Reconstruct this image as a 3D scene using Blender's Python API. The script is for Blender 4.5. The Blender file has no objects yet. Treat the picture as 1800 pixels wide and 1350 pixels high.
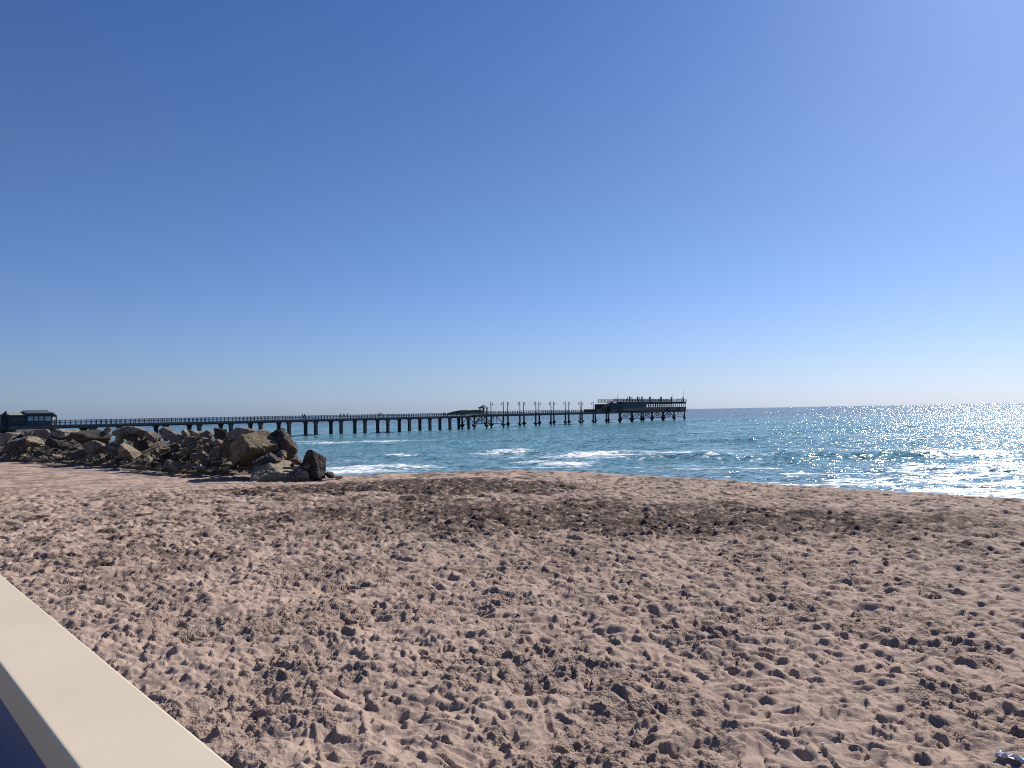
import bpy, math, random
import numpy as np
from mathutils import Vector, Matrix, Euler

R = math.radians
scene = bpy.context.scene
COL = scene.collection

# ------------------------------------------------------------------ camera
CAM = np.array([0.0, 0.0, 6.0])
FPX = 1352.0                      # focal length in pixels of an 1800 px wide picture
PITCH, ROLL = R(2.105), R(1.07)
fw = np.array([0, math.cos(PITCH), math.sin(PITCH)])
r0 = np.array([1.0, 0, 0]); u0 = np.array([0, -math.sin(PITCH), math.cos(PITCH)])
rt = math.cos(ROLL) * r0 - math.sin(ROLL) * u0
up = math.sin(ROLL) * r0 + math.cos(ROLL) * u0
cd = bpy.data.cameras.new("camera"); cam = bpy.data.objects.new("camera", cd); COL.objects.link(cam)
cd.sensor_width = 36; cd.lens = FPX / 1800 * 36; cd.clip_start = 0.05; cd.clip_end = 80000
m = Matrix.Identity(4)
for i in range(3):
    m[i][0], m[i][1], m[i][2], m[i][3] = rt[i], up[i], -fw[i], CAM[i]
cam.matrix_world = m
scene.camera = cam

def at(px, py, Z):
    """point seen at picture position (px, py) of the 1800x1350 photograph at depth y = Z"""
    d = fw + (px - 900) / FPX * rt - (py - 675) / FPX * up
    return CAM + d * (Z / d[1])
def at_z(px, py, z):
    d = fw + (px - 900) / FPX * rt - (py - 675) / FPX * up
    return CAM + d * ((z - CAM[2]) / d[2])
def hor(px):
    return 724.7 + (900 - px) * math.tan(ROLL)

# ------------------------------------------------------------------ light
SUN_AZ, SUN_EL = R(41), R(37)     # azimuth clockwise from +Y
world = bpy.data.worlds.new("World"); scene.world = world; world.use_nodes = True
wn = world.node_tree; wn.nodes.clear()
wo = wn.nodes.new("ShaderNodeOutputWorld"); bg = wn.nodes.new("ShaderNodeBackground")
sky = wn.nodes.new("ShaderNodeTexSky"); sky.sky_type = 'NISHITA'; sky.sun_disc = False
sky.sun_elevation = SUN_EL; sky.sun_rotation = SUN_AZ
sky.altitude = 0; sky.air_density = 1.0; sky.dust_density = 0.5; sky.ozone_density = 3.0
bg.inputs['Strength'].default_value = 0.075
# the camera's cool white balance: a tint that goes evenly round the whole dome and changes only with height above the horizon
tcw = wn.nodes.new("ShaderNodeTexCoord"); sxz = wn.nodes.new("ShaderNodeSeparateXYZ"); wn.links.new(tcw.outputs['Generated'], sxz.inputs[0])
rw = wn.nodes.new("ShaderNodeValToRGB"); wn.links.new(sxz.outputs['Z'], rw.inputs[0])
for _p, _c in ((.0, (.59,.79,1.42)), (.05, (.60,.73,1.12)), (.15, (.57,.70,1.04)), (.30, (.53,.67,.95)), (.55, (.40,.60,1.0))):
    _e = rw.color_ramp.elements[0] if _p == .0 else rw.color_ramp.elements.new(_p)
    _e.position = _p; _e.color = (*_c, 1)
rw.color_ramp.elements[-1].color = (.40,.60,1.0,1)
mw = wn.nodes.new("ShaderNodeMix"); mw.data_type = 'RGBA'; mw.blend_type = 'MULTIPLY'; mw.inputs[0].default_value = 1
wn.links.new(sky.outputs[0], mw.inputs[6]); wn.links.new(rw.outputs[0], mw.inputs[7]); wn.links.new(mw.outputs[2], bg.inputs['Color']); wn.links.new(bg.outputs[0], wo.inputs['Surface'])
sl = bpy.data.lights.new("sun", 'SUN'); sl.energy = 5.0; sl.angle = R(0.5); sl.color = (1.0, 0.965, 0.92)
so = bpy.data.objects.new("sun", sl); COL.objects.link(so)
sdir = Vector((math.sin(SUN_AZ) * math.cos(SUN_EL), math.cos(SUN_AZ) * math.cos(SUN_EL), math.sin(SUN_EL)))
so.rotation_euler = sdir.to_track_quat('Z', 'Y').to_euler(); so.location = (30, 20, 60)
vs = scene.view_settings
vs.view_transform = 'Standard'; vs.look = 'None'; vs.gamma = 1; vs.exposure = 0.35; vs.use_curve_mapping = False
scene.cycles.use_denoising = False; scene.cycles.filter_width = 1.1
scene.cycles.max_bounces = 5; scene.cycles.sample_clamp_indirect = 4

# ------------------------------------------------------------------ helpers
def tag(o, label=None, cat=None, group=None, kind=None):
    if label: o["label"] = label
    if cat: o["category"] = cat
    if group: o["group"] = group
    if kind: o["kind"] = kind
    return o
def empty(name, loc, label, cat, group=None):
    o = bpy.data.objects.new(name, None); COL.objects.link(o); o.location = loc
    o.empty_display_size = 0.3
    return tag(o, label, cat, group)

class MB:
    """collects simple shapes; build() links them as one mesh object"""
    def __init__(s): s.v = []; s.f = []
    def box(s, c, ax, ay, az):
        c = np.array(c, float); ax, ay, az = (np.array(a, float) for a in (ax, ay, az))
        b = len(s.v)
        for k in (-1, 1):
            for j in (-1, 1):
                for i in (-1, 1): s.v.append(tuple(c + i * ax + j * ay + k * az))
        s.f += [tuple(b + q for q in f) for f in ((0,2,3,1),(4,5,7,6),(0,1,5,4),(2,6,7,3),(0,4,6,2),(1,3,7,5))]
        return s
    def ubox(s, x0, x1, y0, y1, z0, z1):
        return s.box(((x0+x1)/2, (y0+y1)/2, (z0+z1)/2), ((x1-x0)/2,0,0), (0,(y1-y0)/2,0), (0,0,(z1-z0)/2))
    def lathe(s, c, prof, n=8, axis=(0,0,1), cap=True):
        """prof: list of (radius, height along axis)"""
        a = Vector(axis).normalized(); t = Vector((1,0,0)) if abs(a.x) < .9 else Vector((0,1,0))
        e1 = a.cross(t).normalized(); e2 = a.cross(e1); c = Vector([float(q) for q in c]); b = len(s.v)
        for r, h in prof:
            for k in range(n):
                th = 2*math.pi*k/n
                s.v.append(tuple(c + a*h + e1*(r*math.cos(th)) + e2*(r*math.sin(th))))
        for i in range(len(prof)-1):
            for k in range(n):
                s.f.append((b+i*n+k, b+i*n+(k+1)%n, b+(i+1)*n+(k+1)%n, b+(i+1)*n+k))
        if cap:
            s.f.append(tuple(b+k for k in range(n))[::-1]); e = b+(len(prof)-1)*n
            s.f.append(tuple(e+k for k in range(n)))
        return s
    def tube(s, p0, p1, r, n=6):
        d = np.array(p1, float) - np.array(p0, float); L = float(np.linalg.norm(d))
        return s.lathe(p0, [(r,0),(r,L)], n, d)
    def prism(s, poly, ext):
        """poly: 3-D points in order; ext: extrusion vector"""
        n = len(poly); b = len(s.v); ext = np.array(ext, float)
        for p in poly: s.v.append(tuple(np.array(p, float)))
        for p in poly: s.v.append(tuple(np.array(p, float) + ext))
        s.f.append(tuple(range(b, b+n))[::-1]); s.f.append(tuple(range(b+n, b+2*n)))
        for i in range(n):
            j = (i+1) % n; s.f.append((b+i, b+j, b+n+j, b+n+i))
        return s
    def mesh(s, name, mat, off=(0,0,0)):
        me = bpy.data.meshes.new(name); o = np.array(off, float)
        me.from_pydata([tuple(np.array(p) - o) for p in s.v], [], s.f); me.update()
        import bmesh
        bm = bmesh.new(); bm.from_mesh(me); bmesh.ops.recalc_face_normals(bm, faces=bm.faces); bm.to_mesh(me); bm.free()
        if mat: me.materials.append(mat)
        return me
    def build(s, name, mat, parent=None, world=True):
        off = parent_off(parent) if (parent is not None and world) else (0,0,0)
        o = bpy.data.objects.new(name, s.mesh(name, mat, off)); COL.objects.link(o)
        if parent is not None: o.parent = parent
        return o
def parent_off(p):
    l = np.zeros(3)
    while p is not None:
        l += np.array(p.location); p = p.parent
    return l
def link_mesh(name, me, parent=None, loc=(0,0,0)):
    o = bpy.data.objects.new(name, me); COL.objects.link(o); o.location = loc
    if parent is not None: o.parent = parent
    return o
def copy_tree(o, parent=None):
    c = o.copy(); COL.objects.link(c)
    if parent is not None: c.parent = parent
    for ch in o.children: copy_tree(ch, c)
    return c

# ---- vectorised gradient noise
def _hash(ix, iy, seed):
    h = (ix.astype(np.int64) * 374761393 + iy.astype(np.int64) * 668265263 + seed * 1442695041) & 0xffffffff
    h = ((h ^ (h >> 13)) * 1274126177) & 0xffffffff
    return (h ^ (h >> 16)) & 0xffff
_ANG = np.arange(65536) * (2*np.pi/65536)
_CA = np.cos(_ANG).astype(np.float32); _SA = np.sin(_ANG).astype(np.float32)
def gnoise(x, y, seed=0):
    ix = np.floor(x); iy = np.floor(y); fx = (x-ix).astype(np.float32); fy = (y-iy).astype(np.float32)
    ix = ix.astype(np.int64); iy = iy.astype(np.int64)
    u = fx*fx*fx*(fx*(fx*6-15)+10); v = fy*fy*fy*(fy*(fy*6-15)+10)
    def g(a, b):
        h = _hash(ix+a, iy+b, seed); return _CA[h]*(fx-a) + _SA[h]*(fy-b)
    n0 = g(0,0)*(1-u) + g(1,0)*u; n1 = g(0,1)*(1-u) + g(1,1)*u
    return (n0*(1-v) + n1*v) * 1.5           # about -1..1
def fbm(x, y, seed, octs=4, gain=.5):
    s = 0; a = 1.0; t = 0
    for k in range(octs):
        s = s + a*gnoise(x*2**k + 17.3*k, y*2**k - 9.1*k, seed+k); t += a; a *= gain
    return s/t
def sstep(a, b, x):
    t = np.clip((x-a)/(b-a), 0, 1); return t*t*(3-2*t)

def clods(x, y, cell, seed, prob):
    """domes of random size, one per cell where prob says so; result 0..1"""
    gx = np.floor(x/cell); gy = np.floor(y/cell); out = np.zeros(x.shape, np.float32)
    for a in (-1, 0, 1):
        for b in (-1, 0, 1):
            cx, cy = gx+a, gy+b; h = _hash(cx, cy, seed); h2 = _hash(cx, cy, seed+77); h3 = _hash(cx, cy, seed+191)
            dx = x/cell - cx - h/65536; dy = y/cell - cy - h2/65536
            rad = .25 + .55*(h3/65536)
            d = np.sqrt(dx*dx + dy*dy*(1+.6*((h & 255)/255)))/rad
            ok = ((h3*7919 + h2) & 0xffff)/65536 < prob
            out = np.maximum(out, np.where(ok, np.clip(1-d**3, 0, 1)*rad, 0))
    return out
def grid_mesh(name, X, Y, Z, mat, keep=None, attrs=None, smooth=True):
    nr, nc = X.shape
    me = bpy.data.meshes.new(name)
    co = np.stack([X, Y, Z], -1).reshape(-1, 3).astype(np.float32)
    idx = np.arange(nr*nc, dtype=np.int32).reshape(nr, nc)
    q = np.stack([idx[:-1,:-1], idx[:-1,1:], idx[1:,1:], idx[1:,:-1]], -1).reshape(-1, 4)
    if keep is not None:
        q = q[keep.reshape(-1)[q].any(1)]
        used = np.zeros(nr*nc, bool); used[q.ravel()] = True
        remap = np.cumsum(used) - 1
        co = co[used]; q = remap[q].astype(np.int32)
    else: used = None
    n = len(q)
    me.vertices.add(len(co)); me.vertices.foreach_set("co", co.ravel())
    me.loops.add(n*4); me.loops.foreach_set("vertex_index", q.ravel().astype(np.int32))
    me.polygons.add(n); me.polygons.foreach_set("loop_start", np.arange(0, n*4, 4, dtype=np.int32))
    me.polygons.foreach_set("use_smooth", np.full(n, smooth, bool))
    me.update(calc_edges=True)
    for k, a in (attrs or {}).items():
        at_ = me.attributes.new(k, 'FLOAT', 'POINT'); a = a.reshape(-1)
        at_.data.foreach_set("value", (a[used] if used is not None else a).astype(np.float32))
    me.materials.append(mat)
    o = bpy.data.objects.new(name, me); COL.objects.link(o)
    return o

# ------------------------------------------------------------------ materials
def mat_new(name):
    M = bpy.data.materials.new(name); M.use_nodes = True
    nt = M.node_tree; b = nt.nodes["Principled BSDF"]
    return M, nt, b
def N(nt, t, **kw):
    n = nt.nodes.new(t)
    for k, v in kw.items():
        if k in n.inputs: n.inputs[k].default_value = v
        else: setattr(n, k, v)
    return n
def noise_node(nt, scale, detail=3, vec=None, rough=.55):
    n = N(nt, "ShaderNodeTexNoise"); n.inputs['Scale'].default_value = scale
    n.inputs['Detail'].default_value = detail; n.inputs['Roughness'].default_value = rough
    if vec is not None: nt.links.new(vec, n.inputs['Vector'])
    return n
def ramp(nt, src, stops):
    r = N(nt, "ShaderNodeValToRGB"); e = r.color_ramp.elements
    while len(e) < len(stops): e.new(.5)
    for i, (p, c) in enumerate(stops):
        e[i].position = p; e[i].color = (*c, 1) if len(c) == 3 else c
    nt.links.new(src, r.inputs['Fac']); return r
def mixc(nt, fac, a, b, typ='MIX'):
    n = N(nt, "ShaderNodeMix"); n.data_type = 'RGBA'; n.blend_type = typ
    for sock, v in ((n.inputs[0], fac), (n.inputs[6], a), (n.inputs[7], b)):
        if isinstance(v, bpy.types.NodeSocket): nt.links.new(v, sock)
        elif isinstance(v, (int, float)): sock.default_value = v
        else: sock.default_value = (*v, 1)
    return n.outputs[2]
def math_n(nt, op, a, b=None, c=None, clamp=False):
    n = N(nt, "ShaderNodeMath"); n.operation = op; n.use_clamp = clamp
    for i, v in enumerate((a, b, c)):
        if v is None: continue
        if isinstance(v, bpy.types.NodeSocket): nt.links.new(v, n.inputs[i])
        else: n.inputs[i].default_value = v
    return n.outputs[0]
def attr(nt, name):
    a = N(nt, "ShaderNodeAttribute"); a.attribute_name = name; return a.outputs['Fac']
def bump(nt, b, h, strength, dist):
    n = N(nt, "ShaderNodeBump"); n.inputs['Strength'].default_value = strength; n.inputs['Distance'].default_value = dist
    nt.links.new(h, n.inputs['Height']); nt.links.new(n.outputs[0], b.inputs['Normal']); return n
def plain(name, col, rough=.7, var=.25, scale=2.0, bmp=0, metal=0):
    M, nt, b = mat_new(name); tc = N(nt, "ShaderNodeTexCoord")
    n = noise_node(nt, scale, 4, tc.outputs['Object'])
    lo = tuple(c*(1-var) for c in col); hi = tuple(min(1, c*(1+var)) for c in col)
    r = ramp(nt, n.outputs['Fac'], [(.3, lo), (.7, hi)])
    nt.links.new(r.outputs[0], b.inputs['Base Color']); b.inputs['Roughness'].default_value = rough
    b.inputs['Metallic'].default_value = metal
    if bmp: bump(nt, b, n.outputs['Fac'], bmp, .02)
    return M
def rock_mat(name, lo, hi, strat=False):
    M, nt, b = mat_new(name); tc = N(nt, "ShaderNodeTexCoord"); g = N(nt, "ShaderNodeNewGeometry")
    oi = N(nt, "ShaderNodeObjectInfo")
    n1 = noise_node(nt, 1.3, 6, g.outputs['Position'], .65); n2 = noise_node(nt, 7, 6, g.outputs['Position'], .7)
    r = ramp(nt, n1.outputs['Fac'], [(.3, lo), (.7, hi)])
    r2 = ramp(nt, n2.outputs['Fac'], [(.3, (.6,.6,.6)), (.65, (1.1,1.1,1.1))])
    c = mixc(nt, .7, r.outputs[0], r2.outputs[0], 'MULTIPLY')
    hv = N(nt, "ShaderNodeHueSaturation"); nt.links.new(c, hv.inputs['Color'])
    v = math_n(nt, 'MULTIPLY_ADD', oi.outputs['Random'], .5, .75); nt.links.new(v, hv.inputs['Value'])
    nt.links.new(hv.outputs[0], b.inputs['Base Color']); b.inputs['Roughness'].default_value = .9
    b.inputs['Specular IOR Level'].default_value = .25
    h = n2.outputs['Fac']
    if strat:
        mp = N(nt, "ShaderNodeMapping"); mp.inputs['Rotation'].default_value = (R(20), R(-32), 0); mp.inputs['Scale'].default_value = (.6, .6, 9)
        nt.links.new(g.outputs['Position'], mp.inputs['Vector'])
        n3 = noise_node(nt, 1, 4, mp.outputs[0], .6); h = math_n(nt, 'MULTIPLY_ADD', n3.outputs['Fac'], 1.3, h)
    vo = N(nt, "ShaderNodeTexVoronoi"); vo.feature = 'DISTANCE_TO_EDGE'; vo.inputs['Scale'].default_value = 1.6
    vd = N(nt, "ShaderNodeVectorMath"); vd.operation = 'MULTIPLY_ADD'; nt.links.new(n1.outputs['Color'], vd.inputs[0]); vd.inputs[1].default_value = (.9,.9,.9); nt.links.new(g.outputs['Position'], vd.inputs[2])
    nt.links.new(vd.outputs[0], vo.inputs['Vector'])
    crk = ramp(nt, vo.outputs['Distance'], [(.0, (0,0,0)), (.06, (1,1,1))])
    h = math_n(nt, 'ADD', h, math_n(nt, 'MULTIPLY', crk.outputs[0], .5))
    bump(nt, b, h, .9, .16)
    return M

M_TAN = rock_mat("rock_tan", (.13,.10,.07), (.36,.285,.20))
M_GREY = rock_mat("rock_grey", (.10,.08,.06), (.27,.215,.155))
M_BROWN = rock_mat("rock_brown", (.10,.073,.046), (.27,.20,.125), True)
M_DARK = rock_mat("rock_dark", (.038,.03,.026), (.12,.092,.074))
M_RAMP = rock_mat("rock_layered", (.20,.155,.105), (.38,.30,.205), True)
M_PALE = rock_mat("rock_pale", (.21,.168,.122), (.43,.355,.27))
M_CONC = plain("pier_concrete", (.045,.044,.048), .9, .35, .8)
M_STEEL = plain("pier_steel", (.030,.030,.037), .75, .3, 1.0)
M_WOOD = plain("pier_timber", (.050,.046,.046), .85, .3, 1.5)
M_GREYPANEL = plain("panel_blue_grey", (.046,.060,.074), .85, .12, .7)
M_GLASS = plain("window_glass", (.22,.25,.28), .25, .2, .35)
M_ROOFG = plain("roof_green_grey", (.20,.235,.19), .9, .1, .8)
M_ROOFD = plain("roof_slate", (.055,.075,.09), .85, .15, .8)
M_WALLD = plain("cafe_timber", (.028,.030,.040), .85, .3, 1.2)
M_FLAGP = plain("mast_metal", (.35,.35,.37), .4, .1, 1.0)

# sand
def sand_material():
    M, nt, b = mat_new("sand"); g = N(nt, "ShaderNodeNewGeometry"); P = g.outputs['Position']
    wet_shade = attr(nt, "wet_shade"); rough = attr(nt, "crumb")
    n0 = noise_node(nt, .35, 4, P); n1 = noise_node(nt, 3.2, 5, P, .6); n2 = noise_node(nt, 45, 4, P, .7); n3 = noise_node(nt, 260, 2, P, .6)
    base = ramp(nt, n0.outputs['Fac'], [(.3, (.395,.288,.222)), (.7, (.46,.342,.268))])
    c = mixc(nt, math_n(nt, 'MULTIPLY', n1.outputs['Fac'], .45), base.outputs[0], (.27,.19,.145))
    grain = ramp(nt, n2.outputs['Fac'], [(.28, (.62,.60,.58)), (.55, (1.0,1.0,1.0)), (.8, (1.18,1.17,1.16))])
    c = mixc(nt, .28, c, grain.outputs[0], 'MULTIPLY')
    gr2 = ramp(nt, n3.outputs['Fac'], [(.25, (.7,.68,.66)), (.7, (1.15,1.15,1.15))])
    c = mixc(nt, .20, c, gr2.outputs[0], 'MULTIPLY')
    wn_ = math_n(nt, 'MULTIPLY', wet_shade, math_n(nt, 'MULTIPLY_ADD', n1.outputs['Fac'], 1.2, .75), clamp=True)
    c = mixc(nt, wn_, c, (.080,.054,.043))  # one dark tone for damp sand and the painted dent shade
    nt.links.new(c, b.inputs['Base Color'])
    b.inputs['Roughness'].default_value = .95; b.inputs['Specular IOR Level'].default_value = .15
    hh = math_n(nt, 'MULTIPLY_ADD', n3.outputs['Fac'], .25, n2.outputs['Fac'])
    v = N(nt, "ShaderNodeTexVoronoi"); v.inputs['Scale'].default_value = 34; nt.links.new(P, v.inputs['Vector'])
    hv = math_n(nt, 'MULTIPLY', v.outputs['Distance'], math_n(nt, 'MULTIPLY', rough, -2.2))
    bump(nt, b, math_n(nt, 'ADD', hh, hv), .5, .03)
    return M
M_SAND = sand_material()

# sea
def sea_material():
    M, nt, b = mat_new("sea_water"); g = N(nt, "ShaderNodeNewGeometry"); P = g.outputs['Position']
    foam = attr(nt, "foam"); deep = attr(nt, "deep"); murk = attr(nt, "murk")
    c = mixc(nt, deep, (.115,.272,.262), (.014,.046,.088))
    c = mixc(nt, murk, c, (.20,.29,.30))
    nl = noise_node(nt, .035, 3, P); 
    c = mixc(nt, math_n(nt, 'MULTIPLY', nl.outputs['Fac'], .5), c, (.035,.150,.19))
    mp = N(nt, "ShaderNodeMapping"); mp.inputs['Scale'].default_value = (.8, 1.5, 1); nt.links.new(P, mp.inputs['Vector'])
    f1 = noise_node(nt, 1.1, 6, mp.outputs[0], .68)
    fm = math_n(nt, 'ADD', foam, math_n(nt, 'MULTIPLY_ADD', f1.outputs['Fac'], 2.0, -1.0))
    fr = ramp(nt, fm, [(.42, (0,0,0)), (.62, (1,1,1))]).outputs[0]
    ff = math_n(nt, 'MULTIPLY', fr, ramp(nt, foam, [(.02,(0,0,0)),(.14,(1,1,1))]).outputs[0])
    c = mixc(nt, ff, c, (.78,.80,.80))
    nt.links.new(c, b.inputs['Base Color'])
    b.inputs['IOR'].default_value = 1.333
    nt.links.new(math_n(nt, 'MULTIPLY_ADD', deep, -.18, .5), b.inputs['Specular IOR Level'])
    nt.links.new(math_n(nt, 'MULTIPLY_ADD', ff, .6, .10), b.inputs['Roughness'])
    m2 = N(nt, "ShaderNodeMapping"); m2.inputs['Scale'].default_value = (.75, 1.25, 1); m2.inputs['Rotation'].default_value = (0,0,R(12)); nt.links.new(P, m2.inputs['Vector'])
    w1 = noise_node(nt, .9, 5, m2.outputs[0], .62)
    # ripples too small for the mesh: slopes taken straight from noise, the same at every distance
    def slopes(scale, k, rot, sy):
        mq = N(nt, "ShaderNodeMapping"); mq.inputs['Scale'].default_value = (scale, scale*sy, scale); mq.inputs['Rotation'].default_value = (0,0,R(rot)); nt.links.new(P, mq.inputs['Vector'])
        w = noise_node(nt, 1, 4, mq.outputs[0], .6)
        v = N(nt, "ShaderNodeVectorMath"); v.operation = 'MULTIPLY_ADD'; nt.links.new(w.outputs['Color'], v.inputs[0])
        v.inputs[1].default_value = (k*.8, k*1.15, 0); v.inputs[2].default_value = (-k*.4, -k*.575-.045, 0); return v.outputs[0]
    va = N(nt, "ShaderNodeVectorMath"); va.operation = 'ADD'; nt.links.new(slopes(.40, 1.2, 12, 1.6), va.inputs[0]); nt.links.new(slopes(1.5, 2.3, -20, 1.4), va.inputs[1])
    vb = N(nt, "ShaderNodeVectorMath"); vb.operation = 'ADD'; nt.links.new(va.outputs[0], vb.inputs[0]); nt.links.new(g.outputs['Normal'], vb.inputs[1])
    vn = N(nt, "ShaderNodeVectorMath"); vn.operation = 'NORMALIZE'; nt.links.new(vb.outputs[0], vn.inputs[0]); nt.links.new(vn.outputs[0], b.inputs['Normal'])
    return M
M_SEA = sea_material()

# ------------------------------------------------------------------ shore line and ground shape
CREST_PX = [(570,838),(640,835),(800,829),(900,827),(1000,829),(1200,840),(1400,855),(1600,868),(1800,881)]
CREST_Z = 2.0
crest = [tuple(at_z(px, py, CREST_Z)[:2]) for px, py in CREST_PX]
crest = [(-150,150),(-75,99),(-55,84),(-34,67),(-22,57)] + [(-16.5,51.5)] + crest + [(25.5,26.0),(30,19),(35,9),(40,-6),(46,-40),(50,-90)]
crest = np.array(crest)
def crest_dist(x, y):
    """signed distance to the crest line, positive on the land side"""
    best = np.full(x.shape, 1e9); side = np.zeros(x.shape)
    for a, b_ in zip(crest[:-1], crest[1:]):
        d = b_ - a; L2 = d @ d
        t = np.clip(((x-a[0])*d[0] + (y-a[1])*d[1]) / L2, 0, 1)
        qx = x - (a[0]+t*d[0]); qy = y - (a[1]+t*d[1]); D = np.hypot(qx, qy)
        cr = d[0]*qy - d[1]*qx
        m_ = D < best - 1e-6
        best = np.where(m_, D, best); side = np.where(m_, np.where(cr > 0, -1.0, 1.0), side)
    return best*side
def sand_base(x, y, d=None):
    if d is None: d = crest_dist(x, y)
    land = CREST_Z + .8*sstep(0, 24, d)
    face = CREST_Z - .10*np.minimum(-d, 2) - .165*np.maximum(-d-1.2, 0)
    return np.where(d >= 0, land, np.maximum(face, -2.5))

# breakwater foot line (picture positions of where rock meets sand)
FOOT_PX = [(-260,790),(-120,795),(0,800),(130,806),(230,812),(300,818),(400,822),(455,832),(500,840)]
foot = np.array([at_z(px, py, 2.62 if px < 450 else 2.45)[:2] for px, py in FOOT_PX])
foot_px = np.array([p[0] for p in FOOT_PX], float)
def foot_at(px):
    return np.array([np.interp(px, foot_px, foot[:,0]), np.interp(px, foot_px, foot[:,1])])

# ------------------------------------------------------------------ sand
SURF = {}
def make_sand():
    rng = np.random.default_rng(5)
    AZ0, AZ1, DA = R(-43), R(44), .00155
    fine_az = np.arange(AZ0, AZ1, DA)
    az = np.concatenate([np.linspace(R(-110), AZ0, 30)[:-1], fine_az, np.linspace(AZ1, R(125), 40)[1:]])
    seg = [(6.0, 16.0, .0027), (16.0, 46.0, .0024), (46.0, 98.0, .0055)]
    rr = [.2, 1.2, 2.4, 3.4, 4.2, 5.0, 5.6]
    for a_, b_, st in seg: rr += list(a_*np.exp(np.arange(0, math.log(b_/a_), st)))
    rr = np.array(rr + [98, 104, 112, 125, 150, 180])
    A, Rr = np.meshgrid(az, rr); X = Rr*np.sin(A); Y = Rr*np.cos(A)
    D = crest_dist(X, Y)
    Zb = sand_base(X, Y, D)
    und = .11*fbm(X/5.0, Y/5.0, 3, 3) + .10*fbm(X/1.3, Y/1.3, 11, 3)
    bank = at_z(690, 880, 2.35)
    q = ((X-bank[0])/13)**2 + ((Y-bank[1]+1)/4.6)**2
    Zb = Zb + und*sstep(-6, 2, D) + .22*np.exp(-q)
    zone = fbm(X/2.2, Y/2.2, 31, 3)
    right_soft = sstep(4, 13, X - .25*Y + 4)*.9
    JIT = (.16*fbm(X/.10, Y/.10, 21, 2)).astype(np.float32)
    H = np.zeros_like(X); G = np.zeros_like(X)              # relief, and how freshly flattened
    fa = int(np.searchsorted(az, AZ0)); nfa = len(fine_az)
    # footprints and scuffs: each new one presses its own little plane into whatever lay there before
    def ring(n, r0, r1): return np.sqrt(rng.uniform(r0*r0, r1*r1, n))
    pr = np.concatenate([ring(21000, 5.6, 16), ring(23000, 16, 28), ring(15000, 28, 44), ring(7000, 44, 80)])
    pa = rng.uniform(R(-42.5), R(43.5), len(pr))
    o = rng.permutation(len(pr)); pr = pr[o]; pa = pa[o]
    tr = []
    for k in range(30):
        x0, y0 = rng.uniform(-9, 13), rng.uniform(6.5, 21); hd = rng.normal(2.3, .6) if rng.random() < .7 else rng.uniform(0, 6.28); st = rng.uniform(.55, .72)
        for q in range(int(rng.integers(7, 18))):
            hd += rng.normal(0, .05); x0 += st*math.cos(hd); y0 += st*math.sin(hd); sd = .10*(-1)**q
            xx, yy = x0 - sd*math.sin(hd), y0 + sd*math.cos(hd); r_ = math.hypot(xx, yy); a_ = math.atan2(xx, yy)
            if 5.8 < r_ < 27 and R(-42) < a_ < R(43): tr.append((r_, a_, hd + .12*(-1)**q))
    stamps = [(r, a, None) for r, a in zip(pr, pa)] + tr
    for r, a, trail in stamps:
        px, py = r*math.sin(a), r*math.cos(a)
        if r > 44 and (px > -12 or py > 80): continue
        soft = 1/(1+math.exp(-(px-.25*py-4)/2.5))
        kind = rng.random(); sc = 1 if r < 18 else 1.15 if r < 30 else 1.4
        lev = rng.normal(-.011, .014); tp, tq = rng.normal(0, .016, 2)
        if kind < .60:   L = rng.uniform(.10, .15); W = L*rng.uniform(.42, .68)                                  # shoe
        elif kind < .70: L = rng.uniform(.055, .095); W = L*rng.uniform(.5, .85); lev = -rng.uniform(.03, .065)      # heel or toe hole
        elif kind < .92: L = rng.uniform(.13, .26); W = L*rng.uniform(.45, .8); tp *= 1.6; tq *= 1.6             # scuff
        else:            L = rng.uniform(.3, .8);  W = rng.uniform(.04, .07); lev = -rng.uniform(.01, .035)      # dragged furrow
        L *= sc; W *= sc; lev *= sc; tp *= sc; tq *= sc
        if soft > .5: W *= 1.3
        th = rng.normal(2.5, .55) if rng.random() < .55 else rng.uniform(0, math.pi)
        if trail is not None: L, W, lev, tp, tq, th = .15, .058, -.030 - .012*rng.random(), .010, 0., trail
        ext = L*1.75
        i0 = max(int(np.searchsorted(rr, r-ext)), 7); i1 = int(np.searchsorted(rr, r+ext)) + 1
        j0 = max(fa + int((a - ext/r - AZ0)/DA), 0); j1 = min(fa + int((a + ext/r - AZ0)/DA) + 2, fa+nfa)
        if i1-i0 < 3 or j1-j0 < 3: continue
        x = X[i0:i1, j0:j1]-px; y = Y[i0:i1, j0:j1]-py
        c, s_ = math.cos(th), math.sin(th); p = (c*x+s_*y)/L; q_ = (-s_*x+c*y)/W
        q_ = q_*(1+.22*p+(.35*np.exp(-(p+.25)**2/.08) if trail is not None else 0)); pp = p*p; qq = q_*q_
        e = np.sqrt(np.sqrt(pp*pp + qq*qq + .6*pp*qq)) + JIT[i0:i1, j0:j1]
        edge = .84 if soft < .5 else .5
        inside = 1 - sstep(edge, 1.06, e)
        rim = np.exp(-((e-1.30)/.28)**2)*(.6 + .4*(p*math.cos(th*3)+q_*math.sin(th*3))/np.maximum(e, .3))
        h = H[i0:i1, j0:j1]
        H[i0:i1, j0:j1] = h*(1-(.58 if trail is None else .9)*inside) + (lev + tp*p + tq*q_)*inside + .15*abs(lev)*rim
        g = G[i0:i1, j0:j1]; G[i0:i1, j0:j1] = np.maximum(g*.9, inside)
    H = np.where(H > 0, .028*np.tanh(H/.028), H); H = np.where(H < -.02, -.02 + (H+.02)*.85, H)
    # dark, dug-up damp sand; farther out also dent shade put into the colour
    w1 = at_z(715, 872, 2.2); w2 = at_z(1150, 925, 2.3)
    wob = fbm(X/2.2, Y/2.2, 51, 4)
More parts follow.
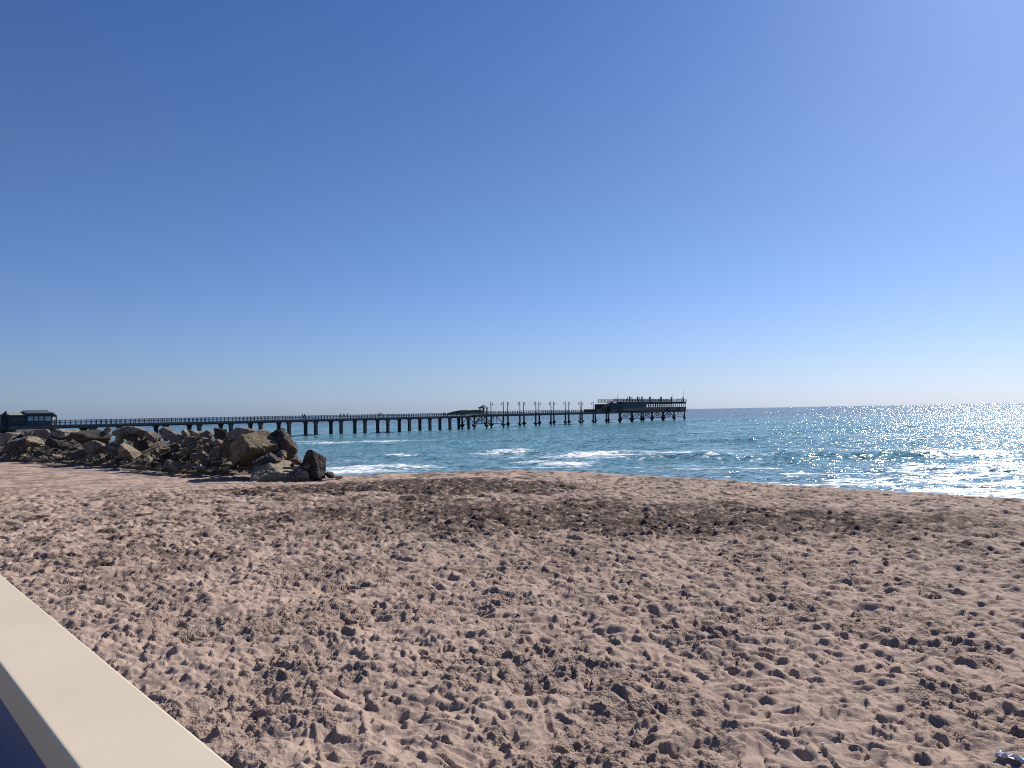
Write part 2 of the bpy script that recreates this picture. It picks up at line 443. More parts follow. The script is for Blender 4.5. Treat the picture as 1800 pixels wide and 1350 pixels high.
    wq = ((X-w1[0])/9)**2 + ((Y-w1[1]-1)/7.5)**2 + .8*wob
    wq2 = ((X-w2[0])/12)**2 + ((Y-w2[1])/4.5)**2 + 1.0*wob
    wet_shade = np.maximum(1.0*sstep(1.25, .70, wq), .68*sstep(1.6, .3, wq2))
    holes = fbm(X/.42, Y/.42, 71, 3)
    dug = wet_shade.copy(); wet_shade = wet_shade*sstep(-.36, .02, holes + .5*fbm(X/.16, Y/.16, 73, 2))
    shade_speck = sstep(.10, .34, fbm(X/.7, Y/.55, 61, 4))*sstep(13, 24, Rr)*(1-.7*sstep(-12, -22, X))  # painted shade for the near-facing slopes of distant dents
    wet_shade = np.clip(np.maximum(wet_shade, .75*shade_speck), 0, 1)
    damp = sstep(-3.5, -6.0, D + 1.0*fbm(X/4, Y/4, 77, 3))
    wet_shade = np.maximum(wet_shade, damp)
    patch = sstep(-.12, .22, zone + .5*fbm(X/.6, Y/.6, 41, 3) - .22*right_soft)
    crumb = np.clip(np.maximum(patch, wet_shade*1.1)*(1-.75*G), 0, 1)
    wet_shade = np.clip(wet_shade + .30*patch*(1-.9*G), 0, 1)              # freshly kicked sand is damper
    near, mid, far = sstep(20, 11, Rr), sstep(44, 24, Rr), sstep(8, 16, Rr)
    cl = .020*clods(X, Y, .15, 501, crumb*.30)*mid + .030*clods(X, Y, .07, 502, crumb*.55)*near + (.03+.08*dug)*clods(X, Y, .38, 503, np.clip(crumb*.12*far + .45*dug, 0, 1))
    lump = crumb*(.040*np.maximum(fbm(X/.36, Y/.36, 81, 4, .6), -.25) + .016*np.abs(gnoise(X/.065, Y/.065, 87))*near + .022*np.abs(gnoise(X/.13, Y/.11, 88))*mid)
    lump = lump + .075*fbm(X/.95, Y/.80, 83, 2) + .035*fbm(X/.36, Y/.30, 84, 2)
    fine = .014*fbm(X/.34, Y/.34, 91, 3)*(1-.5*G) + .004*gnoise(X/.07, Y/.07, 95)*near
    dry = sstep(-12, -24, X)*sstep(46, 60, Rr)
    rip = .06*(np.abs(fbm(X/1.2 + .2*Y, Y/.6, 101, 3))-.2)*right_soft
    Z = Zb + (H*(1.0+.20*sstep(8, 12, Rr)+.25*sstep(13, 22, Rr)) + cl + lump + fine + rip)*sstep(-9, -1, D)*(1-.6*dry)
    keep = (D > -24) | (Rr > 100)
    keep &= ~((D < -24) & (X > -14))
    SURF.update(X=X, Y=Y, Z=Z)
    ob = grid_mesh("beach_sand", X, Y, Z, M_SAND, keep, {"wet_shade": wet_shade, "crumb": crumb})
    tag(ob, kind="structure")
    return ob
make_sand()
def ground(x, y):
    return float(sand_base(np.array([x]), np.array([y]))[0])

# ------------------------------------------------------------------ sea
def make_sea():
    az = np.concatenate([np.linspace(R(-120), R(-43), 40)[:-1], np.arange(R(-43), R(39), .0021), np.linspace(R(39), R(130), 60)])
    rf = 24*np.exp(np.arange(0, math.log(1500/24), .0075))
    rr = np.concatenate([rf, 1520*np.exp(np.arange(.05, math.log(45000/1520), .09))])
    A, Rr = np.meshgrid(az, rr); X = Rr*np.sin(A); Y = Rr*np.cos(A)
    D = -crest_dist(X, Y)                                    # distance out from the beach crest
    dr = Rr*.0075
    Zs = np.zeros_like(X)
    warp = 9*fbm(X/60, Y/60, 201, 2)
    # swell, steeper and closer together towards the beach
    for lam, amp, ang, sd in ((31, .26, 8, 1), (22, .12, -14, 2), (47, .22, 20, 3)):
        ph = (X*math.sin(R(ang)) + Y*math.cos(R(ang)) + warp)/lam*2*math.pi
        sw = np.sin(ph) ; sw = (np.exp(sw)-1.27)/1.4
        env = .55 + .8*fbm(X/70, Y/40, 211+sd, 2)
        Zs += amp*sw*np.clip(env, 0, 1.4)*sstep(700, 250, Rr)
    for lam, amp, sd in ((11, .22, 4), (5.6, .15, 5), (2.9, .085, 6), (1.5, .045, 7)):
        wgt = np.clip((lam/dr-1.6)/2, 0, 1)
        c_, s_ = math.cos(R(10+7*sd)), math.sin(R(10+7*sd))
        U = (c_*X - s_*Y)*.6; V = s_*X + c_*Y
        nn = gnoise(U/lam + .3*warp/lam, V/lam, 220+sd)
        Zs += amp*(1-2*np.abs(nn))*.55*wgt + amp*.5*gnoise(U/lam*1.3, V/lam*1.3, 240+sd)*wgt
    calm = sstep(3, 26, D)
    Zs *= .25 + .75*calm
    # foam -------------------------------------------------------------
    foam = np.zeros_like(X)
    def blob(px, py, rx, ry, s, ang=0):
        nonlocal foam
        p = at_z(px, py, 0); c_, s_ = math.cos(R(ang)), math.sin(R(ang))
        u = (c_*(X-p[0]) + s_*(Y-p[1]))/rx; v = (-s_*(X-p[0]) + c_*(Y-p[1]))/ry
        foam = np.maximum(foam, s*np.exp(-(u*u+v*v)))
    def crest_wave(px, py, half, hgt, s, ang=0):
        nonlocal foam, Zs
        p = at_z(px, py, 0); c_, s_ = math.cos(R(ang)), math.sin(R(ang))
        u = (c_*(X-p[0]) + s_*(Y-p[1]))/half; v = (-s_*(X-p[0]) + c_*(Y-p[1])) + 1.2*u*u + .9*fbm(X/3, Y/3, 300, 2)
        env = np.exp(-u**4)
        Zs += hgt*env*np.exp(-(v/1.7)**2)*(1+.4*gnoise(X/1.2, Y/1.2, 305))
        foam = np.maximum(foam, s*env*np.exp(-((v+.8)/1.7)**2))
    sheet = [(640,822,12,5.5,.85,-8),(700,820,8,5,.62,0),(600,828,7,7,.8,0),(590,812,5,5,.5,0),
             (1000,814,5.0,5,.85,0),(1035,803,9,7,.85,20),(1090,797,13,8,.85,12),(1180,797,14,6,.75,0),(1250,791,12,5,.66,0),(1310,800,10,4,.55,0),(1130,806,8,4,.7,0),(1380,795,8,4,.5,0),(870,800,6,4,.6,0),(960,806,8,3,.55,0),
             (930,811,9,3,.42,0),(840,822,8,3,.4,0),(1010,826,3,4,.6,0),
             (640,778,22,8,.8,0),(590,779,8,7,.85,0),(700,776,17,8,.75,0),(540,766,10,6,.6,0),(530,778,9,7,.6,0),
             (520,768,6,5,.6,0),(560,774,5,4,.5,0),(1320,822,7,5,.42,0),(1245,822,6,3,.4,0),(1405,845,5,4,.55,0),
             (1500,853,6,3,.68,0),(1560,862,7,2.6,.66,0),(1640,845,6,4,.62,0),(1700,838,8,4,.7,0),(1760,815,9,5,.72,0),(1720,802,11,5,.66,0),
             (1620,795,7,5,.55,0),(1770,850,9,4,.66,0),(1720,862,8,3,.66,0),(1800,865,9,4,.75,0),(1850,870,9,6,.8,0),(1900,830,14,9,.7,0),(1460,848,5,3,.5,0),(1400,838,8,2,.4,0),
             (430,750,30,10,.45,0),(600,740,45,14,.55,0),(700,741,40,12,.5,0),(660,736,60,14,.5,0),(330,749,22,8,.5,0)]
    for b_ in sheet: blob(*b_)
    crest_wave(903, 797, 4.6, .55, .95, 4); crest_wave(703, 803, 3.2, .45, .9, 18); crest_wave(1055, 800, 6.5, .45, .55, 8)
    crest_wave(1190, 806, 7, .45, .35, -4); crest_wave(760, 808, 6, .35, .2, 4); crest_wave(1330, 809, 7, .4, .3, -8); crest_wave(1560, 803, 8, .45, .42, -6)
    crest_wave(1250, 778, 10, .5, .25, 0); crest_wave(1650, 830, 6, .3, .6, -10)
    shore = sstep(21.5, 14.5, D)*(.75 + .3*fbm(X/5, Y/5, 320, 2))*(.55 + .45*sstep(4, 14, X))
    foam = np.maximum(foam, shore)
    streak = fbm(X/7, Y/2.6, 330, 4)
    foam = foam*(.72 + .75*streak) + .42*sstep(.16, .42, fbm(X/11, Y/2.6, 340, 5))*sstep(175, 70, Rr)
    foam = np.clip(foam, 0, 1)
    deep = sstep(330, 620, Y + 40*fbm(X/150, Y/150, 350, 2))
    murk = .75*sstep(62, 14, D + 14*fbm(X/16, Y/6, 360, 4)) + .22*np.exp(-((D-95)/45)**2)*(.6+.8*fbm(X/50, Y/18, 365, 3))
    keep = (D > -6) | (Rr > 1500)
    ob = grid_mesh("sea", X, Y, Zs, M_SEA, keep, {"foam": foam, "deep": deep, "murk": np.clip(murk, 0, 1)})
    tag(ob, kind="structure")
make_sea()

# ------------------------------------------------------------------ parapet wall and promenade by the camera
def make_parapet():
    wd = np.array([math.sin(R(-42)), math.cos(R(-42)), 0])      # the wall runs this way
    wnr = np.array([wd[1], -wd[0], 0])                              # towards the beach
    H = .85; zt = CAM[2]-H
    d1, d0 = .762, .477
    M, nt, b = mat_new("cream_paint"); g = N(nt, "ShaderNodeNewGeometry")
    n1 = noise_node(nt, 2.2, 5, g.outputs['Position']); n2 = noise_node(nt, 70, 3, g.outputs['Position'])
    r = ramp(nt, n1.outputs['Fac'], [(.25, (.55,.455,.32)), (.75, (.60,.50,.36))])
    nt.links.new(r.outputs[0], b.inputs['Base Color']); b.inputs['Roughness'].default_value = .55
    bump(nt, b, math_n(nt, 'MULTIPLY_ADD', n2.outputs['Fac'], .12, n1.outputs['Fac']), .25, .012)
    M2, nt, b = mat_new("blue_paint"); g = N(nt, "ShaderNodeNewGeometry")
    n1 = noise_node(nt, 3, 5, g.outputs['Position'])
    r = ramp(nt, n1.outputs['Fac'], [(.3, (.030,.070,.19)), (.7, (.045,.095,.235))])
    nt.links.new(r.outputs[0], b.inputs['Base Color']); b.inputs['Roughness'].default_value = .5
    root = empty("parapet_wall", (0, .6, 4.4), "blue promenade wall with broad cream coping beside the sand, cut by the lower left corner", "wall")
    c = wnr*(d0+d1)/2; hw = (d1-d0)/2
    def sweep(prof, name, mat, smooth=False):
        mb = MB(); n = len(prof)
        ts = [-14, 30]
        poly = [c + wd*ts[0] + wnr*a + np.array([0,0,z]) for a, z in prof]
        mb.prism(poly, wd*(ts[1]-ts[0])); return mb.build(name, mat, root)
    rb = .012; pts = []
    for cx, cz, a0 in ((hw-rb, zt-rb, 0), (-hw+rb, zt-rb, 90), (-hw+rb, zt-.119+rb, 180), (hw-rb, zt-.119+rb, 270)):
        for k in range(5):
            a = R(a0 + 22.5*k); pts.append((cx+rb*math.cos(a), cz+rb*math.sin(a)))
    cop = sweep(pts, "coping", M)
    bw = hw-.012
    sweep([(bw, zt-.119), (-bw, zt-.119), (-bw, .5), (bw, .5)], "wall_body", M2)
    mb = MB()
    e = [c - wnr*hw + wd*-14, c - wnr*hw + wd*30, c - wnr*(hw+8) + wd*30, c - wnr*(hw+8) + wd*-14]
    mb.prism([p + np.array([0,0,4.38]) + wnr*.01 for p in e], (0,0,-.25))
    pv = mb.build("promenade_pavement", plain("paving", (.36,.27,.19), .85, .15, 3.0, .2)); tag(pv, kind="structure")
make_parapet()

# ------------------------------------------------------------------ breakwater
def make_bank():
    """heap of sand and stone fill under the boulders"""
    s = np.linspace(0, 1, 160); pxs = -260 + 725*s
    F = np.array([foot_at(p) for p in pxs]); T = np.gradient(F, axis=0); T /= np.linalg.norm(T, axis=1)[:, None]
    Nn = np.stack([-T[:,1], T[:,0]], 1)                       # away from the beach
    prof_v = np.array([-.4, .6, 1.6, 2.6, 3.8, 5.0, 6.0, 7.0, 8.5, 10.0]); prof_z = np.array([1.2, 2.2, 2.6, 3.1, 3.6, 4.0, 3.9, 3.0, .6, -2.0])
    X = F[:,0][None,:] + Nn[:,0][None,:]*prof_v[:,None]; Y = F[:,1][None,:] + Nn[:,1][None,:]*prof_v[:,None]
    fall = sstep(440, 365, pxs)
    Z = 1.2 + (prof_z[:,None]-1.2)*fall[None,:] + .15*fbm(X/1.2, Y/1.2, 400, 2)
    ob = grid_mesh("rubble_bank", X, Y, Z, M_GREY, None, None, False); tag(ob, kind="structure")
    return F, Nn, pxs
F_, N_, P_ = make_bank()

def ico(sub):  # noqa
    import bmesh
    bm = bmesh.new(); bmesh.ops.create_icosphere(bm, subdivisions=sub, radius=1)
    v = np.array([p.co[:] for p in bm.verts]); f = [tuple(q.index for q in p.verts) for p in bm.faces]; bm.free()
    return v, f
ICO = {k: ico(k) for k in (2, 3, 4, 5)}
def noise3(p, sc, seed):
    return (gnoise(p[:,0]*sc+p[:,2]*sc*.7, p[:,1]*sc-p[:,2]*sc*.5, seed) + gnoise(p[:,1]*sc+3, p[:,2]*sc+p[:,0]*sc*.4, seed+9))*.5
def rock_shape(name, seed, mat, sub=4, planes=11, rough=.06, soft=60.0, flat=None, facets=None):
    """a block split along random planes, its faces chipped; fills the box -1..1"""
    rng = np.random.default_rng(seed); v, f = ICO[sub]
    nn = rng.normal(size=(planes, 3)); nn /= np.linalg.norm(nn, axis=1)[:, None]
    hh = rng.uniform(.58, .95, planes)
    if flat is not None:
        nn[0] = np.array(flat)/np.linalg.norm(flat); hh[0] = .5
    if facets is not None:
        nn = np.array([f_[:3] for f_ in facets], float); nn /= np.linalg.norm(nn, axis=1)[:, None]; hh = np.array([f_[3] for f_ in facets])
    dots = v @ nn.T
    t = np.where(dots > .05, hh/np.maximum(dots, .05), 9)
    t = np.minimum(t, 1.55)
    r = -np.log(np.exp(-soft*(t-t.min(1)[:, None])).sum(1))/soft + t.min(1)
    p = v*r[:, None]
    p = p*(1 + rough*noise3(p, 2.3, seed) + rough*.7*noise3(p, 5.5, seed+3) + rough*.45*noise3(p, 12, seed+5))[:, None]
    lo, hi = p.min(0), p.max(0); p = (p-(lo+hi)/2)/((hi-lo)/2)
    me = bpy.data.meshes.new(name); me.from_pydata([tuple(q) for q in p], [], f); me.update()
    me.materials.append(mat)
    return me

rock_count = 0
def key_rock(px, py, w, h, Z, mat, seed, label, depth=None, facets=None, roll=0, planes=11, rough=.06, flat=None, sub=4, name="boulder", group="boulders of the breakwater"):
    c = at(px, py, Z); k = Z/FPX
    me = rock_shape(name, seed, mat, sub, planes, rough, flat=flat, facets=facets)
    o = link_mesh(name, me, None, c); dm = depth or (w+h)/2*k*1.05
    o.scale = (w*k/2, dm/2, h*k/2); o.rotation_euler = (0, R(roll), R(((px-900)/FPX)*-40))
    tag(o, label, "boulder", group); return o

def zf(px, back=0.0):
    return float(foot_at(px)[1]) + back
KEYS = [
 # px, py, w, h, back, material, seed, roll, label
 (16,768,36,18, 5.0, M_PALE, 1, -14, "pale slab leaning on the breakwater crest at the far left edge"),
 (29,786,48,25, 1.6, M_GREY, 2, -12, "long dark grey boulder low at the far left end of the breakwater"),
 (62,777,30,20, 3.4, M_TAN, 3, 4, "square block with tan sunlit top under the pier cafe windows"),
 (73,761,27,18, 6.0, M_GREY, 4, -18, "brown pointed boulder on the crest below the right half of the pier cafe"),
 (112,763,56,22, 5.2, M_PALE, 5, -6, "wide pale slab on the crest just right of the pier cafe"),
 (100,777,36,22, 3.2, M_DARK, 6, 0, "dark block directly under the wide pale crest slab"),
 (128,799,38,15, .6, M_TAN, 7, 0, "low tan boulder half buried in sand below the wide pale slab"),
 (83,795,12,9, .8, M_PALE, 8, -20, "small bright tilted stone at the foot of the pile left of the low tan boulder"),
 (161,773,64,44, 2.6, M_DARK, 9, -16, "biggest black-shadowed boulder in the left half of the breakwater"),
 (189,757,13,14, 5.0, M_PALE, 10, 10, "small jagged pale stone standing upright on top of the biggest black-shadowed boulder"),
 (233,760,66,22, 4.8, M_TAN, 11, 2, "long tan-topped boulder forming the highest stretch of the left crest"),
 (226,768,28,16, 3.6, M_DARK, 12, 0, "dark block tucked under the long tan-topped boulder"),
 (168,789,42,30, 1.6, M_GREY, 13, 8, "rounded grey boulder with one pale cap, low and right of the black-shadowed giant"),
 (206,790,44,20, 1.6, M_GREY, 14, 2, "flat-topped dark block with a thin bright top edge low in the pile"),
 (228,797,40,27, .8, M_TAN, 15, 24, "wedge boulder with a bright right face at the foot of the pile"),
 (159,799,10,11, .4, M_PALE, 16, 0, "small round pale stone standing at the sand edge below the rounded grey boulder"),
 (210,774,16,14, 3.2, M_TAN, 17, 10, "mid sized tan stone below the left end of the long tan-topped boulder"),
 (266,768,24,22, 3.4, M_GREY, 18, 6, "grey boulder between the long tan-topped boulder and the streaked slab"),
 (250,782,22,18, 2.0, M_DARK, 19, -10, "dark stone in the hollow right of the wedge boulder"),
 (303,765,46,26, 4.0, M_PALE, 20, 10, "pale slab with diagonal streaks on the crest, middle of the breakwater"),
 (326,763,18,18, 4.6, M_TAN, 21, 20, "tan stone leaning against the right end of the streaked slab"),
 (336,776,26,22, 2.8, M_GREY, 22, 24, "dark wedge with a lit slanting edge below the streaked slab"),
 (364,763,24,16, 4.2, M_TAN, 23, 8, "tan cap stone on the crest in front of the second pair of visible pier piles"),
 (346,763,12,14, 4.6, M_PALE, 24, -10, "small pale forked stone on the crest between two tan stones"),
 (388,762,24,20, 4.0, M_DARK, 25, 0, "dark brown chunk on the crest left of the grey fractured boulder"),
 (425,763,50,24, 3.6, M_PALE, 26, 4, "grey fractured boulder on the crest touching the big brown boulder"),
 (364,776,18,18, 2.8, M_GREY, 27, -14, "slanting grey stone under the tan cap stone"),
 (380,779,26,14, 2.4, M_TAN, 28, -8, "tan stone with a flat sunlit top mid-pile left of the big brown boulder"),
 (308,788,20,18, 1.6, M_DARK, 29, 0, "dark rounded stone below the streaked slab"),
 (288,790,19,14, 1.2, M_TAN, 30, -16, "tan stone with a bright face low between the wedge boulder and the streaked slab"),
 (330,794,28,15, 1.0, M_GREY, 31, -6, "low brown stone at the foot of the pile below the dark wedge"),
 (347,803,24,13, .5, M_TAN, 32, 8, "tan stone resting on the sand at the foot of the middle of the pile"),
 (366,788,17,20, 1.6, M_GREY, 33, 10, "upright round-shouldered grey stone left of the speckled grey boulder"),
 (380,798,28,24, .8, M_GREY, 34, -20, "speckled grey boulder at the foot of the pile left of the big shadow"),
 (310,804,24,17, .5, M_DARK, 35, 0, "dark boulder at the sand edge below the dark rounded stone"),
 (292,803,22,16, .6, M_DARK, 36, -30, "striped dark stone tilted up at the foot of the pile"),
 (403,790,32,36, 1.8, M_BROWN, 37, -35, "brown layered slab leaning to the left of the big brown boulder"),
 (412,784,9,8, .9, M_PALE, 38, 0, "small round pale stone lodged against the left side of the big brown boulder"),
]
for (px, py, w, h, back, mat, seed, roll, lab) in KEYS:
    key_rock(px, py, w, h, zf(px, back), mat, 500+seed, lab, roll=roll, planes=9+seed % 6, rough=.08+.015*(seed % 4), flat=(-.25,-.85,.15) if seed % 3 else (.3,-.3,.9))
# the large group at the right-hand end
key_rock(455,787,100,64, 50.5, M_BROWN, 701, "biggest brown boulder at the right end of the breakwater, overhanging its own shadow", depth=3.6, rough=.09, sub=5,
         facets=[(.30,-.52,.80,.50),(-.80,-.55,.05,.60),(.05,-.62,-.78,.52),(.9,-.2,.1,.86),(-.45,.2,.88,.62),(.2,.3,.93,.80),(0,1,.1,.8),(-1,.2,-.2,.95),(0,0,-1,.72),(.6,-.75,-.2,.70)])
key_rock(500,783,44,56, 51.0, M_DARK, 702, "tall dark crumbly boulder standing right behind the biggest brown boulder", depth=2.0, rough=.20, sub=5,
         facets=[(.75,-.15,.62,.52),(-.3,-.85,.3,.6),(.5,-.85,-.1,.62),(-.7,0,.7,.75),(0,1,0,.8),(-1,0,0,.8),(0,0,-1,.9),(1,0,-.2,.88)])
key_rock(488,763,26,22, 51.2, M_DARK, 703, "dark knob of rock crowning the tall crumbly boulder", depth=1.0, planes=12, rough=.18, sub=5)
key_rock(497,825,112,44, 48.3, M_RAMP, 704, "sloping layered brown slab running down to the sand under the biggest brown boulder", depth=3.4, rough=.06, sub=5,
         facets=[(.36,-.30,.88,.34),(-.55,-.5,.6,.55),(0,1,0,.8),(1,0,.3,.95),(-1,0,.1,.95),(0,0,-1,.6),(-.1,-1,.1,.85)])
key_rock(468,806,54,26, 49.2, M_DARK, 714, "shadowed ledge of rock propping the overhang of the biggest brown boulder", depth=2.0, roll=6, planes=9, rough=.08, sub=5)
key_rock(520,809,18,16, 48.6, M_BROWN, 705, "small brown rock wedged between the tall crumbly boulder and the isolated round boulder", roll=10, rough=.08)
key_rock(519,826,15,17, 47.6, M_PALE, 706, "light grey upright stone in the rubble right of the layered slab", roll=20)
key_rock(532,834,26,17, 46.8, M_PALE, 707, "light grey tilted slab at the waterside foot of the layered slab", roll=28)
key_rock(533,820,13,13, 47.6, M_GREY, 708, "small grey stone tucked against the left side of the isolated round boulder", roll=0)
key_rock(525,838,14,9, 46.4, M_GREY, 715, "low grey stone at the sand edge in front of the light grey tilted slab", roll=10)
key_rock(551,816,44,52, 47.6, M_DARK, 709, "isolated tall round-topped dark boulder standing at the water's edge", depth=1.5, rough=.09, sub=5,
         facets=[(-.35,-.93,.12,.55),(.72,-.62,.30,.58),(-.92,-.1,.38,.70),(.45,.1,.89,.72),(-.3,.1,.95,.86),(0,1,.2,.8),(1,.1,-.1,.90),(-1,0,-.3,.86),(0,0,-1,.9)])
key_rock(579,835,18,12, 47.4, M_DARK, 710, "little black rock poking out of the sand right of the isolated dark boulder", roll=0)
key_rock(594,838,18,6, 47.6, M_TAN, 711, "flat tan stone lying at the foam's edge, the last rock on the right", roll=4)

# fill stones
rngf = random.Random(12)
FILL = [rock_shape("rubble_stone", 900+i, mt, 3, 8+i % 5, .08+.015*(i % 3)) for i, mt in enumerate([M_TAN, M_GREY, M_DARK, M_PALE, M_GREY, M_TAN, M_GREY, M_DARK, M_BROWN, M_PALE])]
FNAME = ["tan", "grey", "dark", "pale", "grey", "tan", "grey", "dark", "brown", "pale"]
def section(px):
    for lim, t in ((-5, "beyond the left picture edge"), (50, "near the left edge"), (95, "below the cafe"), (140, "by the wide pale slab"),
                   (196, "by the black-shadowed boulder"), (262, "by the long tan-topped boulder"), (342, "by the streaked slab"), (412, "left of the brown boulder")):
        if px < lim: return t
    return "around the brown boulder"
STONES = []
def fill_rock(px, v, size, zoff=0):
    i = rngf.randrange(len(FILL)); f = foot_at(px); k = int(np.argmin(np.abs(P_-px))); n_ = N_[k]
    p = f + n_*v; z = float(np.interp(v, [-1.2, 0, 1.0, 2.2, 3.6, 5.0, 6.4, 8.0, 11.0], [2.5, 2.6, 3.0, 3.55, 4.15, 4.45, 4.4, 3.7, 1.3]))
    if px > 440: z = 2.3 + (z-2.3)*float(sstep(505, 440, np.array([px]))[0])
    o = link_mesh("rubble_stone", FILL[i], None, (p[0], p[1], z + zoff + size*.10))
    o.scale = (size*.5*rngf.uniform(.8, 1.35), size*.5*rngf.uniform(.7, 1.1), size*.5*rngf.uniform(.5, .9))
    o.rotation_euler = (rngf.uniform(-.5, .5), rngf.uniform(-.6, .6), rngf.uniform(0, 6.28))
    sz = "large" if size > .95 else "mid sized" if size > .55 else "small"
    tier = "on the crest" if v > 4.2 else "midway up" if v > 1.7 else "at the foot"
    lab = f"{sz} {FNAME[i]} rubble stone {tier} {section(px)}"
    tag(o, lab, "stone", lab.replace("rubble stone", "rubble stones")); STONES.append(o); return o
for k in range(205):
    px = rngf.uniform(-120, 455); v = rngf.uniform(-.1, 1)*float(np.interp(px, [375, 455], [6.0, 1.4]))
    fill_rock(px, v, rngf.choice([.4, .45, .55, .65, .8, .95, 1.15])*(.85 + .3*rngf.random()))
for k in range(77):
    px = rngf.uniform(-40, 470); v = rngf.gauss(-.1, .45)
    fill_rock(px, v, rngf.uniform(.18, .48))
for k in range(18):
    px = rngf.uniform(514, 542); c = at(px, rngf.uniform(812, 838), 47.5 + rngf.uniform(-.5, .8))
    o = fill_rock(430, 0, rngf.uniform(.16, .42)); o.location = c
    lab = f"small {FNAME[FILL.index(o.data)]} chip of rock left of the isolated boulder"
    tag(o, lab, "stone", lab.replace("chip", "chips"))
# loose rubble too small to pick apart, lying between the stones
mb = MB(); v2, f2 = ico(1)
for k in range(1500):
    px = rngf.uniform(-140, 470); f = foot_at(px); n_ = N_[int(np.argmin(np.abs(P_-px)))]; v = abs(rngf.gauss(0, 2.0)) - .5
    if px > 380: v = min(v, 1.5)
    p = f + n_*v; z = float(np.interp(v, [-.5, .6, 1.6, 2.6, 3.8, 5.0, 6.0], [2.55, 2.6, 2.75, 3.2, 3.7, 4.1, 4.0]))
    sz = rngf.uniform(.05, .17); b_ = len(mb.v); Rm = Euler((rngf.uniform(0, 6), rngf.uniform(0, 6), 0)).to_matrix(); k3 = (rngf.uniform(.6, 1.5), rngf.uniform(.6, 1.2), rngf.uniform(.4, .9))
    for q in v2: mb.v.append(tuple(Vector((p[0], p[1], z)) + Rm @ Vector((q[0]*k3[0]*sz, q[1]*k3[1]*sz*rngf.uniform(.75, 1.25), q[2]*k3[2]*sz*rngf.uniform(.75, 1.25)))))
    mb.f += [tuple(b_+q for q in t) for t in f2]
tag(mb.build("loose_rubble", M_TAN), "loose small rubble lying between and below the boulders of the breakwater", "rubble", kind="stuff")
# every stone gets words of its own: like ones are counted off from the left
from collections import defaultdict
groups = defaultdict(list)
for o in STONES: groups[o["label"]].append(o)
NUM = ["", "", "two", "three", "four", "five", "six", "seven", "eight", "nine", "ten", "eleven", "twelve", "thirteen"]
ORD = ["leftmost", "second from left", "third from left", "fourth from left", "fifth from left", "sixth from left", "seventh from left", "eighth from left", "ninth from left", "tenth from left", "eleventh from left", "twelfth from left"]
for lab, L in groups.items():
    if len(L) == 1: del L[0]["group"]; continue
    L.sort(key=lambda o: o.location[0]/max(o.location[1], 1))
    for i, o in enumerate(L):
        t = "rightmost" if i == len(L)-1 else ORD[min(i, 11)]
        o["label"] = f"{t} of {NUM[min(len(L), 13)]} {lab.replace('rubble stone', 'stones').replace('chip', 'chips').replace('mid sized', 'medium').replace('black-shadowed', 'shadowed')}"

# ------------------------------------------------------------------ pier
def wl(px):                                   # picture position of the near pile row at the water
    return hor(px) + 33.8 - .0248*(px-599)
pA = at_z(0, wl(0), 0)[:2]; pB = at_z(1202, wl(1202), 0)[:2]
PU = (pB-pA)/np.linalg.norm(pB-pA); PV = np.array([-PU[1], PU[0]])      # along, across (away from camera)
U3 = np.array([PU[0], PU[1], 0]); V3 = np.array([PV[0], PV[1], 0]); K3 = np.array([0, 0, 1.0])
def PP(s, w, z): return np.array([pA[0]+PU[0]*s+PV[0]*w, pA[1]+PU[1]*s+PV[1]*w, z])
def S(px, w=0.0):
    t = (px-900)/FPX; a = pA + PV*w
    return float((t*a[1]-a[0])/(PU[0]-t*PU[1]))
def Spx(px, py, w):                           # along-pier station seen at a full picture position (roll included)
    s = S(px, w)
    return s
def zpx(py, px, w=0.0):                       # height seen at picture row py on the pier line
    s = S(px, w); p = PP(s, w, 0); return float(at(px, py, p[1])[2])
def pbox(mb, s0, s1, w0, w1, z0, z1):
    return mb.box(PP((s0+s1)/2, (w0+w1)/2, (z0+z1)/2), U3*(s1-s0)/2, V3*(w1-w0)/2, K3*(z1-z0)/2)

pier = empty("pier", PP(S(823), 2.6, 0), "long dark jetty on concrete piles and steel columns running out across the sea", "pier")
def pb(mb, name, mat, par=pier, kind=None):
    o = mb.build(name, mat, par)
    if kind: o["kind"] = kind
    return o
W = 5.2
sL = S(-330); sJ = S(823); sK = S(833); sE = S(1203); sR = S(1062)
# concrete part
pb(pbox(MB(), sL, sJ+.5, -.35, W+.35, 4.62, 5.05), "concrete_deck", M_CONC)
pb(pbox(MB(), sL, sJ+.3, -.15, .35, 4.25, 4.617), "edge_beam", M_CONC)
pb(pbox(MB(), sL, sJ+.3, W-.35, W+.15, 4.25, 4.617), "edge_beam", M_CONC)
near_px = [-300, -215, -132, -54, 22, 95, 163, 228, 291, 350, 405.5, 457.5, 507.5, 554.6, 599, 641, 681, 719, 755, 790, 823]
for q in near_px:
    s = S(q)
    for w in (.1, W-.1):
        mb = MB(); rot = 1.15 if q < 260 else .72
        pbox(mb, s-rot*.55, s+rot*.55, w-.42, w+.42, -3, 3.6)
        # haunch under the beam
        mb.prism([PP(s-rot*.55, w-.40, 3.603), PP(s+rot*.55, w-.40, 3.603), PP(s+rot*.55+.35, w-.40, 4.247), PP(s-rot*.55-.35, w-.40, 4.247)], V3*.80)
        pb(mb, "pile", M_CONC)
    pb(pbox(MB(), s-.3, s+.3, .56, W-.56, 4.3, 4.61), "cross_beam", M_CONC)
# link between the two parts
mb = MB(); prof = []
s0, s1 = sJ+.55, sK-.1
pts = [(s0, 5.05)] + [(s1, 5.35)] + [(s1, 4.3)] + [((s0+s1)/2 + (s1-s0)/2*.98*math.cos(a), 4.3 + .72*math.sin(a)) for a in np.linspace(0, math.pi, 9)] + [(s0, 4.3)]
mb.prism([PP(a, 0, z) for a, z in pts], V3*W); pb(mb, "arched_link", M_CONC)
